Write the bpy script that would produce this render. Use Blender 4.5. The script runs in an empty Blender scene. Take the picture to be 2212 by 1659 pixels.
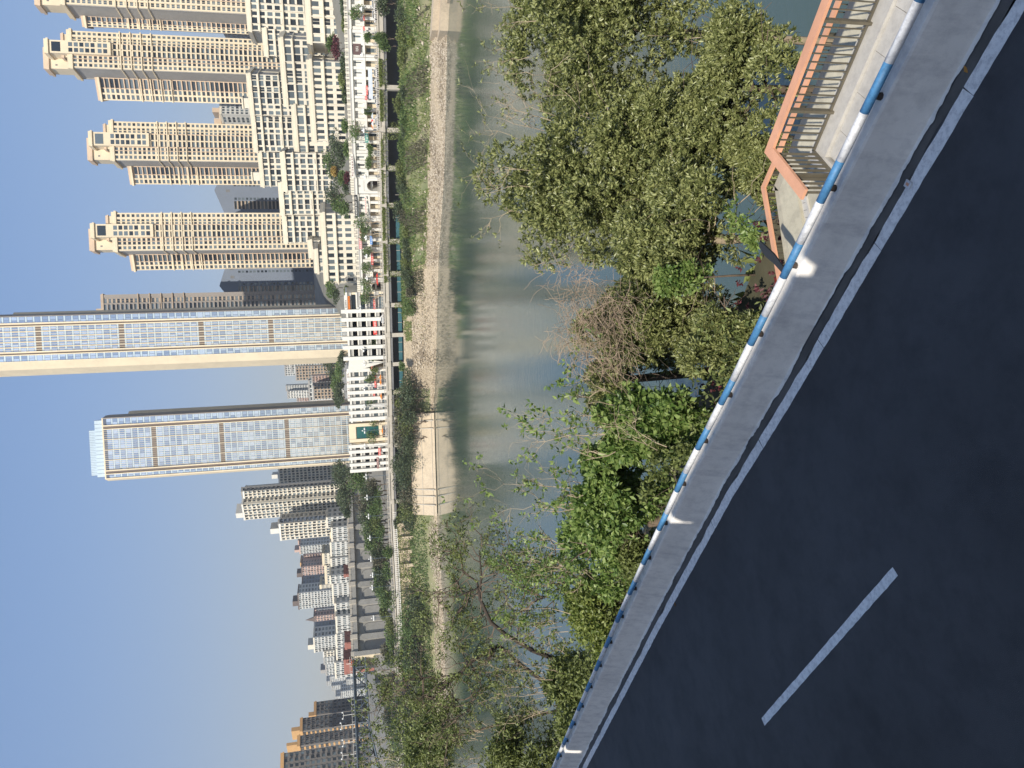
import bpy, math, random
import numpy as np
from mathutils import Vector, Matrix
random.seed(7); NR = np.random.RandomState(11)
R_ = math.radians
sc = bpy.context.scene
COL = sc.collection

# ------------------------------------------------------------------ camera
PITCH, ROLL, FPX = 12.3, 2.9, 740.0
_p, _r = R_(PITCH), R_(ROLL)
CF = Vector((0, math.cos(_p), -math.sin(_p)))
_u0 = Vector((0, math.sin(_p), math.cos(_p))); _r0 = Vector((1, 0, 0))
CR = math.cos(_r)*_r0 - math.sin(_r)*_u0
CU = math.sin(_r)*_r0 + math.cos(_r)*_u0
cam_d = bpy.data.cameras.new("camera"); cam = bpy.data.objects.new("camera", cam_d); COL.objects.link(cam)
X, Y, Z = -CU, CR, -CF                      # the phone was held on its side
cam.matrix_world = Matrix(((X.x, Y.x, Z.x, 0), (X.y, Y.y, Z.y, 0), (X.z, Y.z, Z.z, 0), (0, 0, 0, 1)))
cam_d.sensor_width = 36; cam_d.lens = 36*FPX/1024; cam_d.clip_start = .1; cam_d.clip_end = 9000
sc.camera = cam
sc.render.resolution_x, sc.render.resolution_y = 1024, 768

# ------------------------------------------------------------------ light
SUN_AZ, SUN_EL = 19.0, 38.0                 # degrees to the left of straight behind the camera, height
S_DIR = Vector((-math.sin(R_(SUN_AZ))*math.cos(R_(SUN_EL)), -math.cos(R_(SUN_AZ))*math.cos(R_(SUN_EL)), math.sin(R_(SUN_EL))))
w = bpy.data.worlds.new("World"); sc.world = w; w.use_nodes = True
nt = w.node_tree; bg = nt.nodes["Background"]
sky = nt.nodes.new("ShaderNodeTexSky"); sky.sky_type = 'NISHITA'; sky.sun_disc = False
sky.sun_elevation = R_(SUN_EL); sky.sun_rotation = math.atan2(S_DIR.x, S_DIR.y)
sky.altitude = 200; sky.air_density = 1.0; sky.dust_density = .9; sky.ozone_density = 2.0
gm = nt.nodes.new("ShaderNodeGamma"); gm.inputs[1].default_value = .6; nt.links.new(sky.outputs[0], gm.inputs[0])
tcw = nt.nodes.new("ShaderNodeTexCoord"); sx_ = nt.nodes.new("ShaderNodeSeparateXYZ"); nt.links.new(tcw.outputs["Generated"], sx_.inputs[0])
rmp = nt.nodes.new("ShaderNodeValToRGB"); rmp.color_ramp.interpolation = 'EASE'           # low haze greys the sky towards the horizon
rmp.color_ramp.elements[0].position = 0; rmp.color_ramp.elements[0].color = (1.22, 1.15, 1.16, 1)
rmp.color_ramp.elements[1].position = .42; rmp.color_ramp.elements[1].color = (1.14, 1.38, 1.76, 1)
nt.links.new(sx_.outputs[2], rmp.inputs[0])
mulw = nt.nodes.new("ShaderNodeMix"); mulw.data_type = 'RGBA'; mulw.blend_type = 'MULTIPLY'; mulw.inputs[0].default_value = 1
nt.links.new(gm.outputs[0], mulw.inputs[6]); nt.links.new(rmp.outputs[0], mulw.inputs[7])
nt.links.new(mulw.outputs[2], bg.inputs[0]); bg.inputs[1].default_value = 0.14
sd = bpy.data.lights.new("sun", 'SUN'); sd.energy = 5.0; sd.angle = R_(.5); sd.color = (1, .93, .82)
so = bpy.data.objects.new("sun", sd); COL.objects.link(so); so.rotation_euler = (-S_DIR).to_track_quat('-Z', 'Y').to_euler()
so.location = (0, 0, 60)
sc.view_settings.view_transform = 'Standard'; sc.view_settings.look = 'None'; sc.view_settings.gamma = 1
sc.view_settings.exposure = 0.18

# ------------------------------------------------------------------ pixel helpers (photo shown at 2212 x 1659)
SX = 1024/2212
def ray(px, py):
    u = (1659-py)*SX-384; v = 512-px*SX
    d = CF*FPX+CR*u+CU*v
    return d
def at(px, py, y):
    d = ray(px, py); return d*(y/d.y)
def on_z(px, py, z):
    d = ray(px, py); return d*(z/d.z)
def on_s(px, py, s):                         # vertical plane x+y = s*sqrt2, parallel to the road
    d = ray(px, py); return d*(s*2**.5/(d.x+d.y))
def RT(s, t, z):                             # road coordinates -> world
    return Vector(((s-t)/2**.5, (s+t)/2**.5, z))

# ------------------------------------------------------------------ materials
def mat(name, col, rough=.8, var=.12, scale=.5, bump=0, metal=0, spec=.5, island=0, dirt=0, fine=0, streak=0):
    m = bpy.data.materials.new(name); m.use_nodes = True
    n = m.node_tree.nodes; l = m.node_tree.links; b = n["Principled BSDF"]
    b.inputs["Roughness"].default_value = rough; b.inputs["Metallic"].default_value = metal
    b.inputs["Specular IOR Level"].default_value = spec
    tc = n.new("ShaderNodeTexCoord")
    nz = n.new("ShaderNodeTexNoise"); nz.inputs["Scale"].default_value = scale; nz.inputs["Detail"].default_value = 6; nz.inputs["Roughness"].default_value = .62
    l.new(tc.outputs["Object"], nz.inputs["Vector"])
    src = nz.outputs["Fac"]
    if island:
        g = n.new("ShaderNodeNewGeometry"); oi = n.new("ShaderNodeObjectInfo")
        a = n.new("ShaderNodeMath"); a.operation = 'ADD'; l.new(g.outputs["Random Per Island"], a.inputs[0]); l.new(oi.outputs["Random"], a.inputs[1])
        f = n.new("ShaderNodeMath"); f.operation = 'FRACT'; l.new(a.outputs[0], f.inputs[0])
        mx = n.new("ShaderNodeMix"); mx.inputs[0].default_value = island
        l.new(nz.outputs["Fac"], mx.inputs[2]); l.new(f.outputs[0], mx.inputs[3]); src = mx.outputs[0]
    rp = n.new("ShaderNodeValToRGB"); rp.color_ramp.elements[0].position = .28; rp.color_ramp.elements[1].position = .72
    if len(col) == 2 and not isinstance(col[0], (int, float)): c0, c1 = col
    else: c0 = [c*(1-var) for c in col]; c1 = [min(1, c*(1+var)) for c in col]
    rp.color_ramp.elements[0].color = (*c0, 1); rp.color_ramp.elements[1].color = (*c1, 1)
    l.new(src, rp.inputs[0]); outc = rp.outputs[0]
    if dirt:
        n2 = n.new("ShaderNodeTexNoise"); n2.inputs["Scale"].default_value = scale*5; n2.inputs["Detail"].default_value = 9; n2.inputs["Roughness"].default_value = .7
        l.new(tc.outputs["Object"], n2.inputs["Vector"])
        r2 = n.new("ShaderNodeValToRGB"); r2.color_ramp.elements[0].position = .45; r2.color_ramp.elements[1].position = .7
        r2.color_ramp.elements[0].color = (1, 1, 1, 1); r2.color_ramp.elements[1].color = (1-dirt, 1-dirt, 1-dirt*.95, 1)
        l.new(n2.outputs["Fac"], r2.inputs[0])
        mm = n.new("ShaderNodeMix"); mm.data_type = 'RGBA'; mm.blend_type = 'MULTIPLY'; mm.inputs[0].default_value = 1
        l.new(outc, mm.inputs[6]); l.new(r2.outputs[0], mm.inputs[7]); outc = mm.outputs[2]
    if streak:                                   # rain stains running down
        mp = n.new("ShaderNodeMapping"); mp.inputs["Scale"].default_value = (3.2, 3.2, .35); l.new(tc.outputs["Object"], mp.inputs[0])
        n4 = n.new("ShaderNodeTexNoise"); n4.inputs["Scale"].default_value = 1; n4.inputs["Detail"].default_value = 8; n4.inputs["Roughness"].default_value = .7; l.new(mp.outputs[0], n4.inputs["Vector"])
        r4 = n.new("ShaderNodeValToRGB"); r4.color_ramp.elements[0].position = .5; r4.color_ramp.elements[1].position = .78
        r4.color_ramp.elements[0].color = (1, 1, 1, 1); r4.color_ramp.elements[1].color = (1-streak, 1-streak, 1-streak*.9, 1); l.new(n4.outputs["Fac"], r4.inputs[0])
        m4 = n.new("ShaderNodeMix"); m4.data_type = 'RGBA'; m4.blend_type = 'MULTIPLY'; m4.inputs[0].default_value = 1; l.new(outc, m4.inputs[6]); l.new(r4.outputs[0], m4.inputs[7]); outc = m4.outputs[2]
    l.new(outc, b.inputs["Base Color"])
    if bump:
        n3 = n.new("ShaderNodeTexNoise"); n3.inputs["Scale"].default_value = fine or scale*8; n3.inputs["Detail"].default_value = 8
        l.new(tc.outputs["Object"], n3.inputs["Vector"])
        bp = n.new("ShaderNodeBump"); bp.inputs["Strength"].default_value = .6; bp.inputs["Distance"].default_value = bump
        l.new(n3.outputs["Fac"], bp.inputs["Height"]); l.new(bp.outputs[0], b.inputs["Normal"])
    return m
def leafmat(name, c0, c1, rough=.45, trans=.25):
    m = mat(name, (c0, c1), rough, 0, 1.2, island=.65)
    n = m.node_tree.nodes; l = m.node_tree.links; b = n["Principled BSDF"]; out = n["Material Output"]
    t = n.new("ShaderNodeBsdfTranslucent"); mx = n.new("ShaderNodeMixShader"); mx.inputs[0].default_value = trans
    src = b.inputs["Base Color"].links[0].from_socket
    hs = n.new("ShaderNodeHueSaturation"); hs.inputs["Value"].default_value = 1.6; hs.inputs["Saturation"].default_value = 1.2
    l.new(src, hs.inputs["Color"]); l.new(hs.outputs[0], t.inputs["Color"])
    l.new(b.outputs[0], mx.inputs[1]); l.new(t.outputs[0], mx.inputs[2]); l.new(mx.outputs[0], out.inputs["Surface"])
    return m
M = {}
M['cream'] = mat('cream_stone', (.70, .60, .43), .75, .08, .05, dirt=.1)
M['trim'] = mat('pale_cream_trim', (.66, .60, .47), .75, .07, .08, dirt=.1)
M['peach'] = mat('peach_render', (.60, .46, .33), .8, .1, .05, dirt=.12)
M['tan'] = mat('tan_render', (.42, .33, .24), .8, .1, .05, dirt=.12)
M['white'] = mat('off_white_render', (.68, .63, .52), .75, .07, .08, dirt=.1)
M['pure'] = mat('white_paint', (.66, .645, .59), .6, .05, .3)
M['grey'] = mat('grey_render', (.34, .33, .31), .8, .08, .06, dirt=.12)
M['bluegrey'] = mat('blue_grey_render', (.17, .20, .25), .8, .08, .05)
M['brown'] = mat('brown_panel', (.13, .10, .085), .6, .15, .1)
M['dbrown'] = mat('shaded_brown_render', (.16, .145, .13), .7, .12, .05)
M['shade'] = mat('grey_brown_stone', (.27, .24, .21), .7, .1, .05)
M['orange'] = mat('ochre_render', (.55, .33, .14), .8, .1, .05)
M['pink'] = mat('pink_render', (.50, .36, .30), .8, .1, .05)
M['farwhite'] = mat('far_white_render', (.55, .55, .52), .8, .08, .05)
M['brick'] = mat('red_brown_cladding', (.30, .12, .09), .8, .12, .1)
M['win'] = mat('window_glass', ((.02, .03, .04), (.16, .2, .22)), .12, 0, .3, metal=.25, island=.9)
M['winl'] = mat('pale_window_glass', ((.05, .07, .08), (.32, .38, .4)), .15, 0, .3, metal=.3, island=.9)
M['curtain'] = mat('curtain_wall_glass', ((.42, .50, .60), (.74, .82, .88)), .1, 0, .3, metal=.75, island=.8)
M['spandrel'] = mat('pale_blue_spandrel', (.5, .6, .66), .25, .08, .2, metal=.3)
M['mullion'] = mat('dark_blue_mullion', (.05, .07, .12), .4, .1, .3)
M['teal'] = mat('teal_glass', ((.02, .10, .10), (.05, .2, .19)), .1, 0, .15, metal=.3)
M['tealfence'] = mat('teal_mesh_fence', (.03, .11, .13), .6, .2, .3)
M['asphalt'] = mat('asphalt', (.060, .060, .064), .8, .25, .3, bump=.012, fine=90, dirt=.3)
M['linep'] = mat('road_paint', (.82, .81, .79), .7, .1, 2, dirt=.4)
M['conc'] = mat('parapet_concrete', (.82, .79, .74), .85, .08, .8, bump=.003, dirt=.2, fine=30, streak=.3)
M['gutter'] = mat('gutter_grime', (.10, .095, .09), .9, .35, 1.5, bump=.01)
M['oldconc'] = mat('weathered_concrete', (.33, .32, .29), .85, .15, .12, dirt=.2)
M['viad'] = mat('pale_concrete', (.47, .43, .36), .85, .12, .2, dirt=.18)
M['slab'] = mat('cream_concrete_slab', (.52, .43, .31), .85, .1, .25, dirt=.22)
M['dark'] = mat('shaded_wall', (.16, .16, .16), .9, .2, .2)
M['blue'] = mat('blue_paint', (.07, .22, .42), .55, .14, 3, dirt=.35)
M['pipew'] = mat('white_pipe_paint', (.66, .67, .68), .55, .08, 3, dirt=.38)
M['wood'] = mat('orange_wood', (.68, .35, .21), .55, .14, 1.5, dirt=.08)
M['stone'] = mat('pale_granite', (.50, .48, .44), .8, .12, 1.2, bump=.004, dirt=.2, fine=50)
M['deck'] = mat('worn_stone_deck', (.42, .39, .30), .85, .16, .9, dirt=.25)
M['bronze'] = mat('bronze_metal', (.16, .14, .10), .45, .2, 3, metal=.3)
M['black'] = mat('black_metal', (.025, .027, .03), .4, .1, 2)
M['steel'] = mat('blue_grey_steel', (.10, .13, .16), .6, .15, .4)
M['rustred'] = mat('dark_red_paint', (.16, .02, .015), .6, .2, 1)
M['red'] = mat('red_sign', (.6, .045, .03), .6, .1, 1)
M['orangecloth'] = mat('orange_cloth', (.75, .22, .02), .7, .1, 1)
M['signbrown'] = mat('brown_sign', (.10, .055, .05), .6, .1, 1)
M['signteal'] = mat('green_sign', (.03, .25, .2), .6, .1, 1)
M['signblue'] = mat('blue_sign', (.03, .2, .55), .6, .1, 1)
M['pinkcloth'] = mat('pink_banner', (.6, .25, .25), .7, .1, 1)
M['awning'] = mat('pale_blue_awning', (.55, .6, .64), .7, .1, .5)
M['bark'] = mat('bark', (.14, .105, .075), .9, .3, 3, bump=.01)
M['barkl'] = mat('pale_bark', (.36, .29, .2), .9, .2, 3)
M['barkd'] = mat('dark_bark', (.05, .038, .03), .9, .3, 3, bump=.01)
M['twig'] = mat('dry_twig', (.33, .25, .18), .9, .2, 3)
M['earth'] = mat('bank_earth', ((.05, .055, .03), (.16, .13, .08)), .95, 0, .25, bump=.05, fine=3)
M['grassb'] = mat('bank_ground', ((.10, .14, .05), (.30, .27, .16)), .95, 0, .09, bump=.08, fine=1.5)
M['land'] = mat('city_ground', ((.12, .12, .1), (.24, .23, .2)), .95, 0, .05)
M['gravelb'] = mat('shingle_ground', ((.22, .18, .12), (.52, .43, .31)), .95, 0, 1.6, bump=.15, fine=2.5)
M['peb'] = mat('shingle_stones', ((.24, .19, .13), (.58, .50, .38)), .9, 0, 1, island=1)
M['ever'] = leafmat('evergreen_leaves', (.085, .105, .03), (.33, .35, .14), .38, .18)
M['mulb'] = leafmat('bright_green_leaves', (.09, .155, .035), (.27, .35, .11), .45, .28)
M['olive'] = leafmat('olive_leaves', (.08, .10, .03), (.23, .27, .09), .5, .25)
M['lime'] = leafmat('lime_vine_leaves', (.10, .14, .03), (.25, .29, .08), .5, .25)
M['fard'] = leafmat('dark_far_leaves', (.035, .055, .025), (.10, .13, .06), .6, .1)
M['farm'] = leafmat('green_far_leaves', (.06, .11, .03), (.16, .22, .07), .6, .2)
M['farr'] = leafmat('dark_red_leaves', (.06, .015, .02), (.14, .04, .045), .6, .1)
M['fary'] = leafmat('yellow_leaves', (.3, .2, .05), (.5, .36, .12), .6, .2)
M['greyg'] = leafmat('grey_brown_leaves', (.08, .08, .05), (.17, .16, .1), .6, .2)
M['grass'] = leafmat('bank_grass', (.10, .15, .04), (.30, .34, .13), .6, .3)
M['carw'] = mat('white_car_paint', (.75, .75, .75), .3, .03, 1)
M['tyre'] = mat('black_tyre', (.02, .02, .02), .8, .1, 2)
M['globe'] = mat('white_lamp_globe', (.8, .8, .77), .3, .03, 1)
M['leafor'] = leafmat('orange_old_leaf', (.3, .12, .02), (.5, .25, .05), .6, .2)

def water_mat():
    m = bpy.data.materials.new('river_water'); m.use_nodes = True
    n = m.node_tree.nodes; l = m.node_tree.links; b = n["Principled BSDF"]
    b.inputs["Roughness"].default_value = .06; b.inputs["IOR"].default_value = 1.95
    tc = n.new("ShaderNodeTexCoord"); mp = n.new("ShaderNodeMapping"); mp.inputs["Scale"].default_value = (.22, .9, 1)
    l.new(tc.outputs["Object"], mp.inputs[0])
    a = n.new("ShaderNodeTexNoise"); a.inputs["Scale"].default_value = 1.5; a.inputs["Detail"].default_value = 9; a.inputs["Roughness"].default_value = .6
    l.new(mp.outputs[0], a.inputs["Vector"])
    c = n.new("ShaderNodeTexNoise"); c.inputs["Scale"].default_value = .012; c.inputs["Detail"].default_value = 3
    l.new(tc.outputs["Object"], c.inputs["Vector"])
    r = n.new("ShaderNodeMapRange"); r.inputs[1].default_value = .38; r.inputs[2].default_value = .62; r.inputs[3].default_value = .25; r.inputs[4].default_value = 1
    l.new(c.outputs["Fac"], r.inputs[0])
    bp = n.new("ShaderNodeBump"); bp.inputs["Distance"].default_value = .06
    sp = n.new("ShaderNodeSeparateXYZ"); l.new(tc.outputs["Object"], sp.inputs[0])      # calm water in the lee of the far bank
    m1 = n.new("ShaderNodeMath"); m1.operation = 'MULTIPLY_ADD'; m1.inputs[1].default_value = .6; l.new(sp.outputs[0], m1.inputs[0]); l.new(sp.outputs[1], m1.inputs[2])
    m2 = n.new("ShaderNodeMapRange"); m2.inputs[1].default_value = 215; m2.inputs[2].default_value = 262; m2.inputs[3].default_value = 1; m2.inputs[4].default_value = .12; l.new(m1.outputs[0], m2.inputs[0])
    m3 = n.new("ShaderNodeMath"); m3.operation = 'MULTIPLY'; l.new(r.outputs[0], m3.inputs[0]); l.new(m2.outputs[0], m3.inputs[1]); l.new(m3.outputs[0], bp.inputs["Strength"])
    l.new(a.outputs["Fac"], bp.inputs["Height"]); l.new(bp.outputs[0], b.inputs["Normal"])
    rp = n.new("ShaderNodeValToRGB"); rp.color_ramp.elements[0].color = (.055, .085, .065, 1); rp.color_ramp.elements[1].color = (.08, .112, .09, 1)
    l.new(c.outputs["Fac"], rp.inputs[0]); l.new(rp.outputs[0], b.inputs["Base Color"])
    return m
M['water'] = water_mat()

# ------------------------------------------------------------------ mesh helpers
class MB:
    def __init__(s): s.v = []; s.f = []; s.m = []; s.T = None
    def add(s, vs, fs, m=0):
        o = len(s.v)
        if s.T: vs = [s.T @ Vector(a) for a in vs]
        s.v += [tuple(a) for a in vs]; s.f += [tuple(o+i for i in f) for f in fs]; s.m += [m]*len(fs); return s
    def box(s, x0, x1, y0, y1, z0, z1, m=0):
        return s.add([(x0, y0, z0), (x1, y0, z0), (x1, y1, z0), (x0, y1, z0), (x0, y0, z1), (x1, y0, z1), (x1, y1, z1), (x0, y1, z1)],
              [(0, 3, 2, 1), (4, 5, 6, 7), (0, 1, 5, 4), (1, 2, 6, 5), (2, 3, 7, 6), (3, 0, 4, 7)], m)
    def hexa(s, p, m=0):                       # 8 corners in box order
        return s.add(p, [(0, 3, 2, 1), (4, 5, 6, 7), (0, 1, 5, 4), (1, 2, 6, 5), (2, 3, 7, 6), (3, 0, 4, 7)], m)
    def prism(s, pts, z0, z1, m=0):
        n = len(pts)
        return s.add([(x, y, z0) for x, y in pts]+[(x, y, z1) for x, y in pts],
              [tuple(range(n))[::-1], tuple(range(n, 2*n))]+[(i, (i+1) % n, n+(i+1) % n, n+i) for i in range(n)], m)
    def tube(s, pts, rad, n=6, m=0):
        pts = [Vector(p) for p in pts]
        if isinstance(rad, (int, float)): rad = [rad]*len(pts)
        vs = []; prev = None
        for i, p in enumerate(pts):
            d = (pts[min(i+1, len(pts)-1)]-pts[max(i-1, 0)]).normalized()
            if prev is None: a = d.cross(Vector((0, 0, 1)) if abs(d.z) < .9 else Vector((1, 0, 0))).normalized()
            else: a = (prev-d*prev.dot(d)).normalized()
            prev = a; b = d.cross(a)
            vs += [p+(a*math.cos(2*math.pi*k/n)+b*math.sin(2*math.pi*k/n))*rad[i] for k in range(n)]
        fs = [(i*n+k, i*n+(k+1) % n, (i+1)*n+(k+1) % n, (i+1)*n+k) for i in range(len(pts)-1) for k in range(n)]
        fs += [tuple(range(n))[::-1], tuple((len(pts)-1)*n+k for k in range(n))]
        return s.add(vs, fs, m)
    def ball(s, c, r, n=8, m=0, sz=1):
        vs = []; k = n//2
        for i in range(k+1):
            th = math.pi*i/k
            for j in range(n): vs.append((c[0]+r*math.sin(th)*math.cos(2*math.pi*j/n), c[1]+r*math.sin(th)*math.sin(2*math.pi*j/n), c[2]+sz*r*math.cos(th)))
        return s.add(vs, [(i*n+j, (i+1)*n+j, (i+1)*n+(j+1) % n, i*n+(j+1) % n) for i in range(k) for j in range(n)], m)
    def mesh(s, name, mats, smooth=False):
        me = bpy.data.meshes.new(name); me.from_pydata(s.v, [], s.f)
        for q in mats: me.materials.append(M[q] if isinstance(q, str) else q)
        me.polygons.foreach_set("material_index", s.m)
        if smooth: me.polygons.foreach_set("use_smooth", [True]*len(s.f))
        me.update(); return me
    def build(s, name, mats, parent=None, smooth=False, loc=None, rz=0):
        return link(name, s.mesh(name, mats, smooth), parent, loc, rz)
def link(name, me, parent=None, loc=None, rz=0):
    o = bpy.data.objects.new(name, me); COL.objects.link(o)
    if parent: o.parent = parent
    if loc is not None: o.location = loc
    if rz: o.rotation_euler.z = rz
    return o
def tag(o, label=None, cat=None, group=None, kind=None):
    if label: o['label'] = label
    if cat: o['category'] = cat
    if group: o['group'] = group
    if kind: o['kind'] = kind
    return o
def root(name, loc, label, cat, group=None, rz=0):
    return tag(link(name, None, None, loc, rz), label, cat, group)
ORD = ['first', 'second', 'third', 'fourth', 'fifth', 'sixth', 'seventh', 'eighth', 'ninth', 'tenth', 'eleventh', 'twelfth', 'thirteenth', 'fourteenth', 'fifteenth',
       'sixteenth', 'seventeenth', 'eighteenth', 'nineteenth', 'twentieth', 'twenty-first', 'twenty-second', 'twenty-third', 'twenty-fourth', 'twenty-fifth', 'twenty-sixth', 'twenty-seventh', 'twenty-eighth']

def npmesh(name, V, F, mats, mi=None):
    me = bpy.data.meshes.new(name); nf, k = F.shape
    me.vertices.add(len(V)); me.vertices.foreach_set("co", V.astype(np.float32).ravel())
    me.loops.add(nf*k); me.loops.foreach_set("vertex_index", F.astype(np.int32).ravel())
    me.polygons.add(nf); me.polygons.foreach_set("loop_start", np.arange(0, nf*k, k, dtype=np.int32))
    for q in mats: me.materials.append(M[q])
    if mi is not None: me.polygons.foreach_set("material_index", mi.astype(np.int32))
    me.update(calc_edges=True); me.validate(); return me
def leaves(P, D, L, W, fold=.25, jit=.3):
    """P base points, D unit leaf directions, L lengths, W widths -> leaf-shaped quads (rhombus folded along its rib)"""
    n = len(P); D = D/np.linalg.norm(D, axis=1, keepdims=True)
    r = NR.normal(size=(n, 3)); A = np.cross(D, r); A /= np.linalg.norm(A, axis=1, keepdims=True); N = np.cross(A, D)
    L = L[:, None]; W = W[:, None]
    tip = P+D*L-N*L*.12; mid = P+D*L*.48
    V = np.stack([P, mid+A*W*.5+N*W*fold, tip, mid-A*W*.5+N*W*fold], 1).reshape(-1, 3)
    i = np.arange(n)[:, None]*4
    return V, np.concatenate([i+[0, 1, 2], i+[0, 2, 3]], 1).reshape(-1, 3)
def blades(P, L, W, up=(0, 0, 1), spread=.35):
    n = len(P); D = np.array(up)[None]+NR.normal(size=(n, 3))*spread
    return leaves(P, D, L*NR.uniform(.6, 1.3, n), W*NR.uniform(.7, 1.2, n), .1)

# ================================================================== SETTING: river, banks, road
ZR = -7.8                                    # road level; the camera is at 0
rj = random.Random(3)
ZW = -35.0                                   # river level
def se(t): return float(np.interp(t, [-60, -20, -4, 2, 6, 9, 12, 18, 29], [6.9, 7.3, 7.7, 7.8, 7.98, 8.1, 8.3, 8.42, 8.45]))
def strip(mb, ts, s0, s1, z0, z1, m=0):
    """a sheet along the road between offsets s0(t) and s1(t)"""
    vs = []
    for t in ts: vs += [RT(s0(t), t, z0(t) if callable(z0) else z0), RT(s1(t), t, z1(t) if callable(z1) else z1)]
    mb.add(vs, [(2*i, 2*i+1, 2*i+3, 2*i+2) for i in range(len(ts)-1)], m)
TS = [-60, -40, -20, -12, -8, -4, -2, 0, 2, 3.5, 5, 6.5, 8, 9.5, 11, 13, 15, 18, 22, 26, 30, 40, 60, 90, 130, 180, 240]
mb = MB(); strip(mb, TS, lambda t: -30, lambda t: se(t)+.5, ZR, ZR); tag(mb.build('road', ['asphalt']), kind='structure')
mb = MB(); u = -14.0
while u < 150:                                # worn paint laid in lengths, ragged at the edges and cracked across
    ln = rj.uniform(.9, 3.2) if u < 40 else 12; st_ = .12 if u < 30 else 2; ts_ = [min(u+ln, u+i*st_) for i in range(int(ln/st_)+2)]; ts_ = sorted(set(ts_)); j0 = {t: rj.gauss(0, .004) for t in ts_}; j1 = {t: rj.gauss(0, .005) for t in ts_}; k_ = rj.uniform(-.02, .02)
    vs = []
    for t in ts_: vs += [RT(se(t)+j0[t], t, ZR+.004), RT(se(t)+.22+j1[t], t+(k_ if t == ts_[-1] else 0), ZR+.004)]
    mb.add(vs, [(2*i, 2*i+1, 2*i+3, 2*i+2) for i in range(len(ts_)-1)]); u += ln+rj.choice([.003, .005, .009])
tag(mb.build('road_edge_line', ['linep']), kind='structure')
mb = MB(); fine = [x*.25 for x in range(-40, 240)]
strip(mb, fine, lambda t: se(t)+.225+.02*math.sin(t*2.1)+.02*math.sin(t*5.3), lambda t: se(t)+.40, ZR+.004, ZR+.004); tag(mb.build('gutter', ['gutter']), kind='structure')
rk = random.Random(8); mb = MB(); fine2 = [x*.05 for x in range(-200, 900)]; wv = [0.0]
for _ in fine2: wv.append(max(-.03, min(.045, wv[-1]+rk.gauss(0, .009))))
wd_ = dict(zip([round(t, 3) for t in fine2], wv))
strip(mb, fine2, lambda t: se(t)+.395+wd_[round(t, 3)], lambda t: se(t)+.47, ZR+.018, ZR+.03); tag(mb.build('cement_skirt', ['conc']), kind='structure')
mb = MB()
for k in range(-3, 12):
    t0 = 8.97+k*15 if k else 8.97
    dj = {}
    tj = [t0+5.65*i/47 for i in range(48)]
    strip(mb, tj, lambda t: 4.54+rj.gauss(0, .003), lambda t: 4.69+rj.gauss(0, .003), ZR+.004, ZR+.004)
tag(mb.build('lane_dash_markings', ['linep']), kind='structure')

# near bank: platform level, then a steep slope to the river
mb = MB(); TB = [-60, -30, -15, -5, 5, 15, 25, 40, 60, 90, 130, 180, 240]
prof = [(-30, ZR-.6), (8.2, ZR-.5), (9.6, -10.4), (14.5, -10.6), (17, -13.5), (24, -20), (33, -29), (44, -36)]
rows = []
for t in TB:
    for i, (s, z) in enumerate(prof):
        j = 0 if i < 4 else NR.normal()*.5
        rows.append(RT(s+(0 if i < 4 else 2.5*math.sin(t*.11+i)), t, z+j))
n = len(prof)
mb.add(rows, [(a*n+b, a*n+b+1, (a+1)*n+b+1, (a+1)*n+b) for a in range(len(TB)-1) for b in range(n-1)])
tag(mb.build('near_bank_ground', ['earth']), kind='structure')

mb = MB(); mb.add([(-1500, -200, ZW), (1500, -200, ZW), (1500, 420, ZW), (-1500, 420, ZW)], [(0, 1, 2, 3)])
tag(mb.build('river_water', ['water']), kind='structure')

# far bank: stations along the measured waterline
WL = [(400, 60), (260, 130), (160, 185), (125, 210), (113, 228), (95, 238), (73, 252), (60, 267), (46, 282), (25, 296), (11, 305), (-8, 323), (-34, 329), (-58, 333), (-94, 326), (-125, 330), (-178, 350), (-260, 420), (-420, 600), (-700, 900)]
DK = [(400, 95), (260, 165), (170, 225), (135, 251), (109, 264), (78, 286), (62, 294), (40, 302), (17, 312), (-7, 323), (-34, 339), (-59, 349), (-94, 347), (-125, 350), (-178, 380), (-260, 460), (-420, 660), (-700, 980)]
WLx = sorted(WL); DKx = sorted(DK)
def wl(x): return float(np.interp(x, [a for a, b in WLx], [b for a, b in WLx]))
def dk(x): return float(np.interp(x, [a for a, b in DKx], [b for a, b in DKx]))
ZD = -15.2                                   # promenade deck level
def bank_z(f):                               # f 0 at the water, 1 under the deck
    return float(np.interp(f, [0, .12, .35, .7, 1], [ZW-.4, ZW+1.4, ZW+5.5, ZW+10.2, ZW+12.5]))
xs = list(range(-700, -200, 50))+list(range(-200, 200, 8))+list(range(200, 401, 50))
def gap(x): return max(dk(x)-wl(x), 9.0)
DKO = lambda x: wl(x)+gap(x)
mb = MB(); fr = [-.1, 0, .06, .12, .2, .3, .45, .6, .8, 1, 1.02]
rows = []
for x in xs:
    for f in fr:
        rows.append((x, wl(x)+gap(x)*f, bank_z(f)+(NR.normal()*.25 if .1 < f < 1 else 0)))
n = len(fr)
mb.add(rows, [(a*n+b, (a+1)*n+b, (a+1)*n+b+1, a*n+b+1) for a in range(len(xs)-1) for b in range(n-1)])
for i in range(len(mb.f)):
    b = i % (n-1); xa = xs[i//(n-1)]
    lim = 5 if xa > 46 else (11 if xa > -8 else 3)
    mb.m[i] = 1 if b < lim and xa > -200 else 0
tag(mb.build('far_bank_ground', ['grassb', 'gravelb']), kind='structure')
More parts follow.
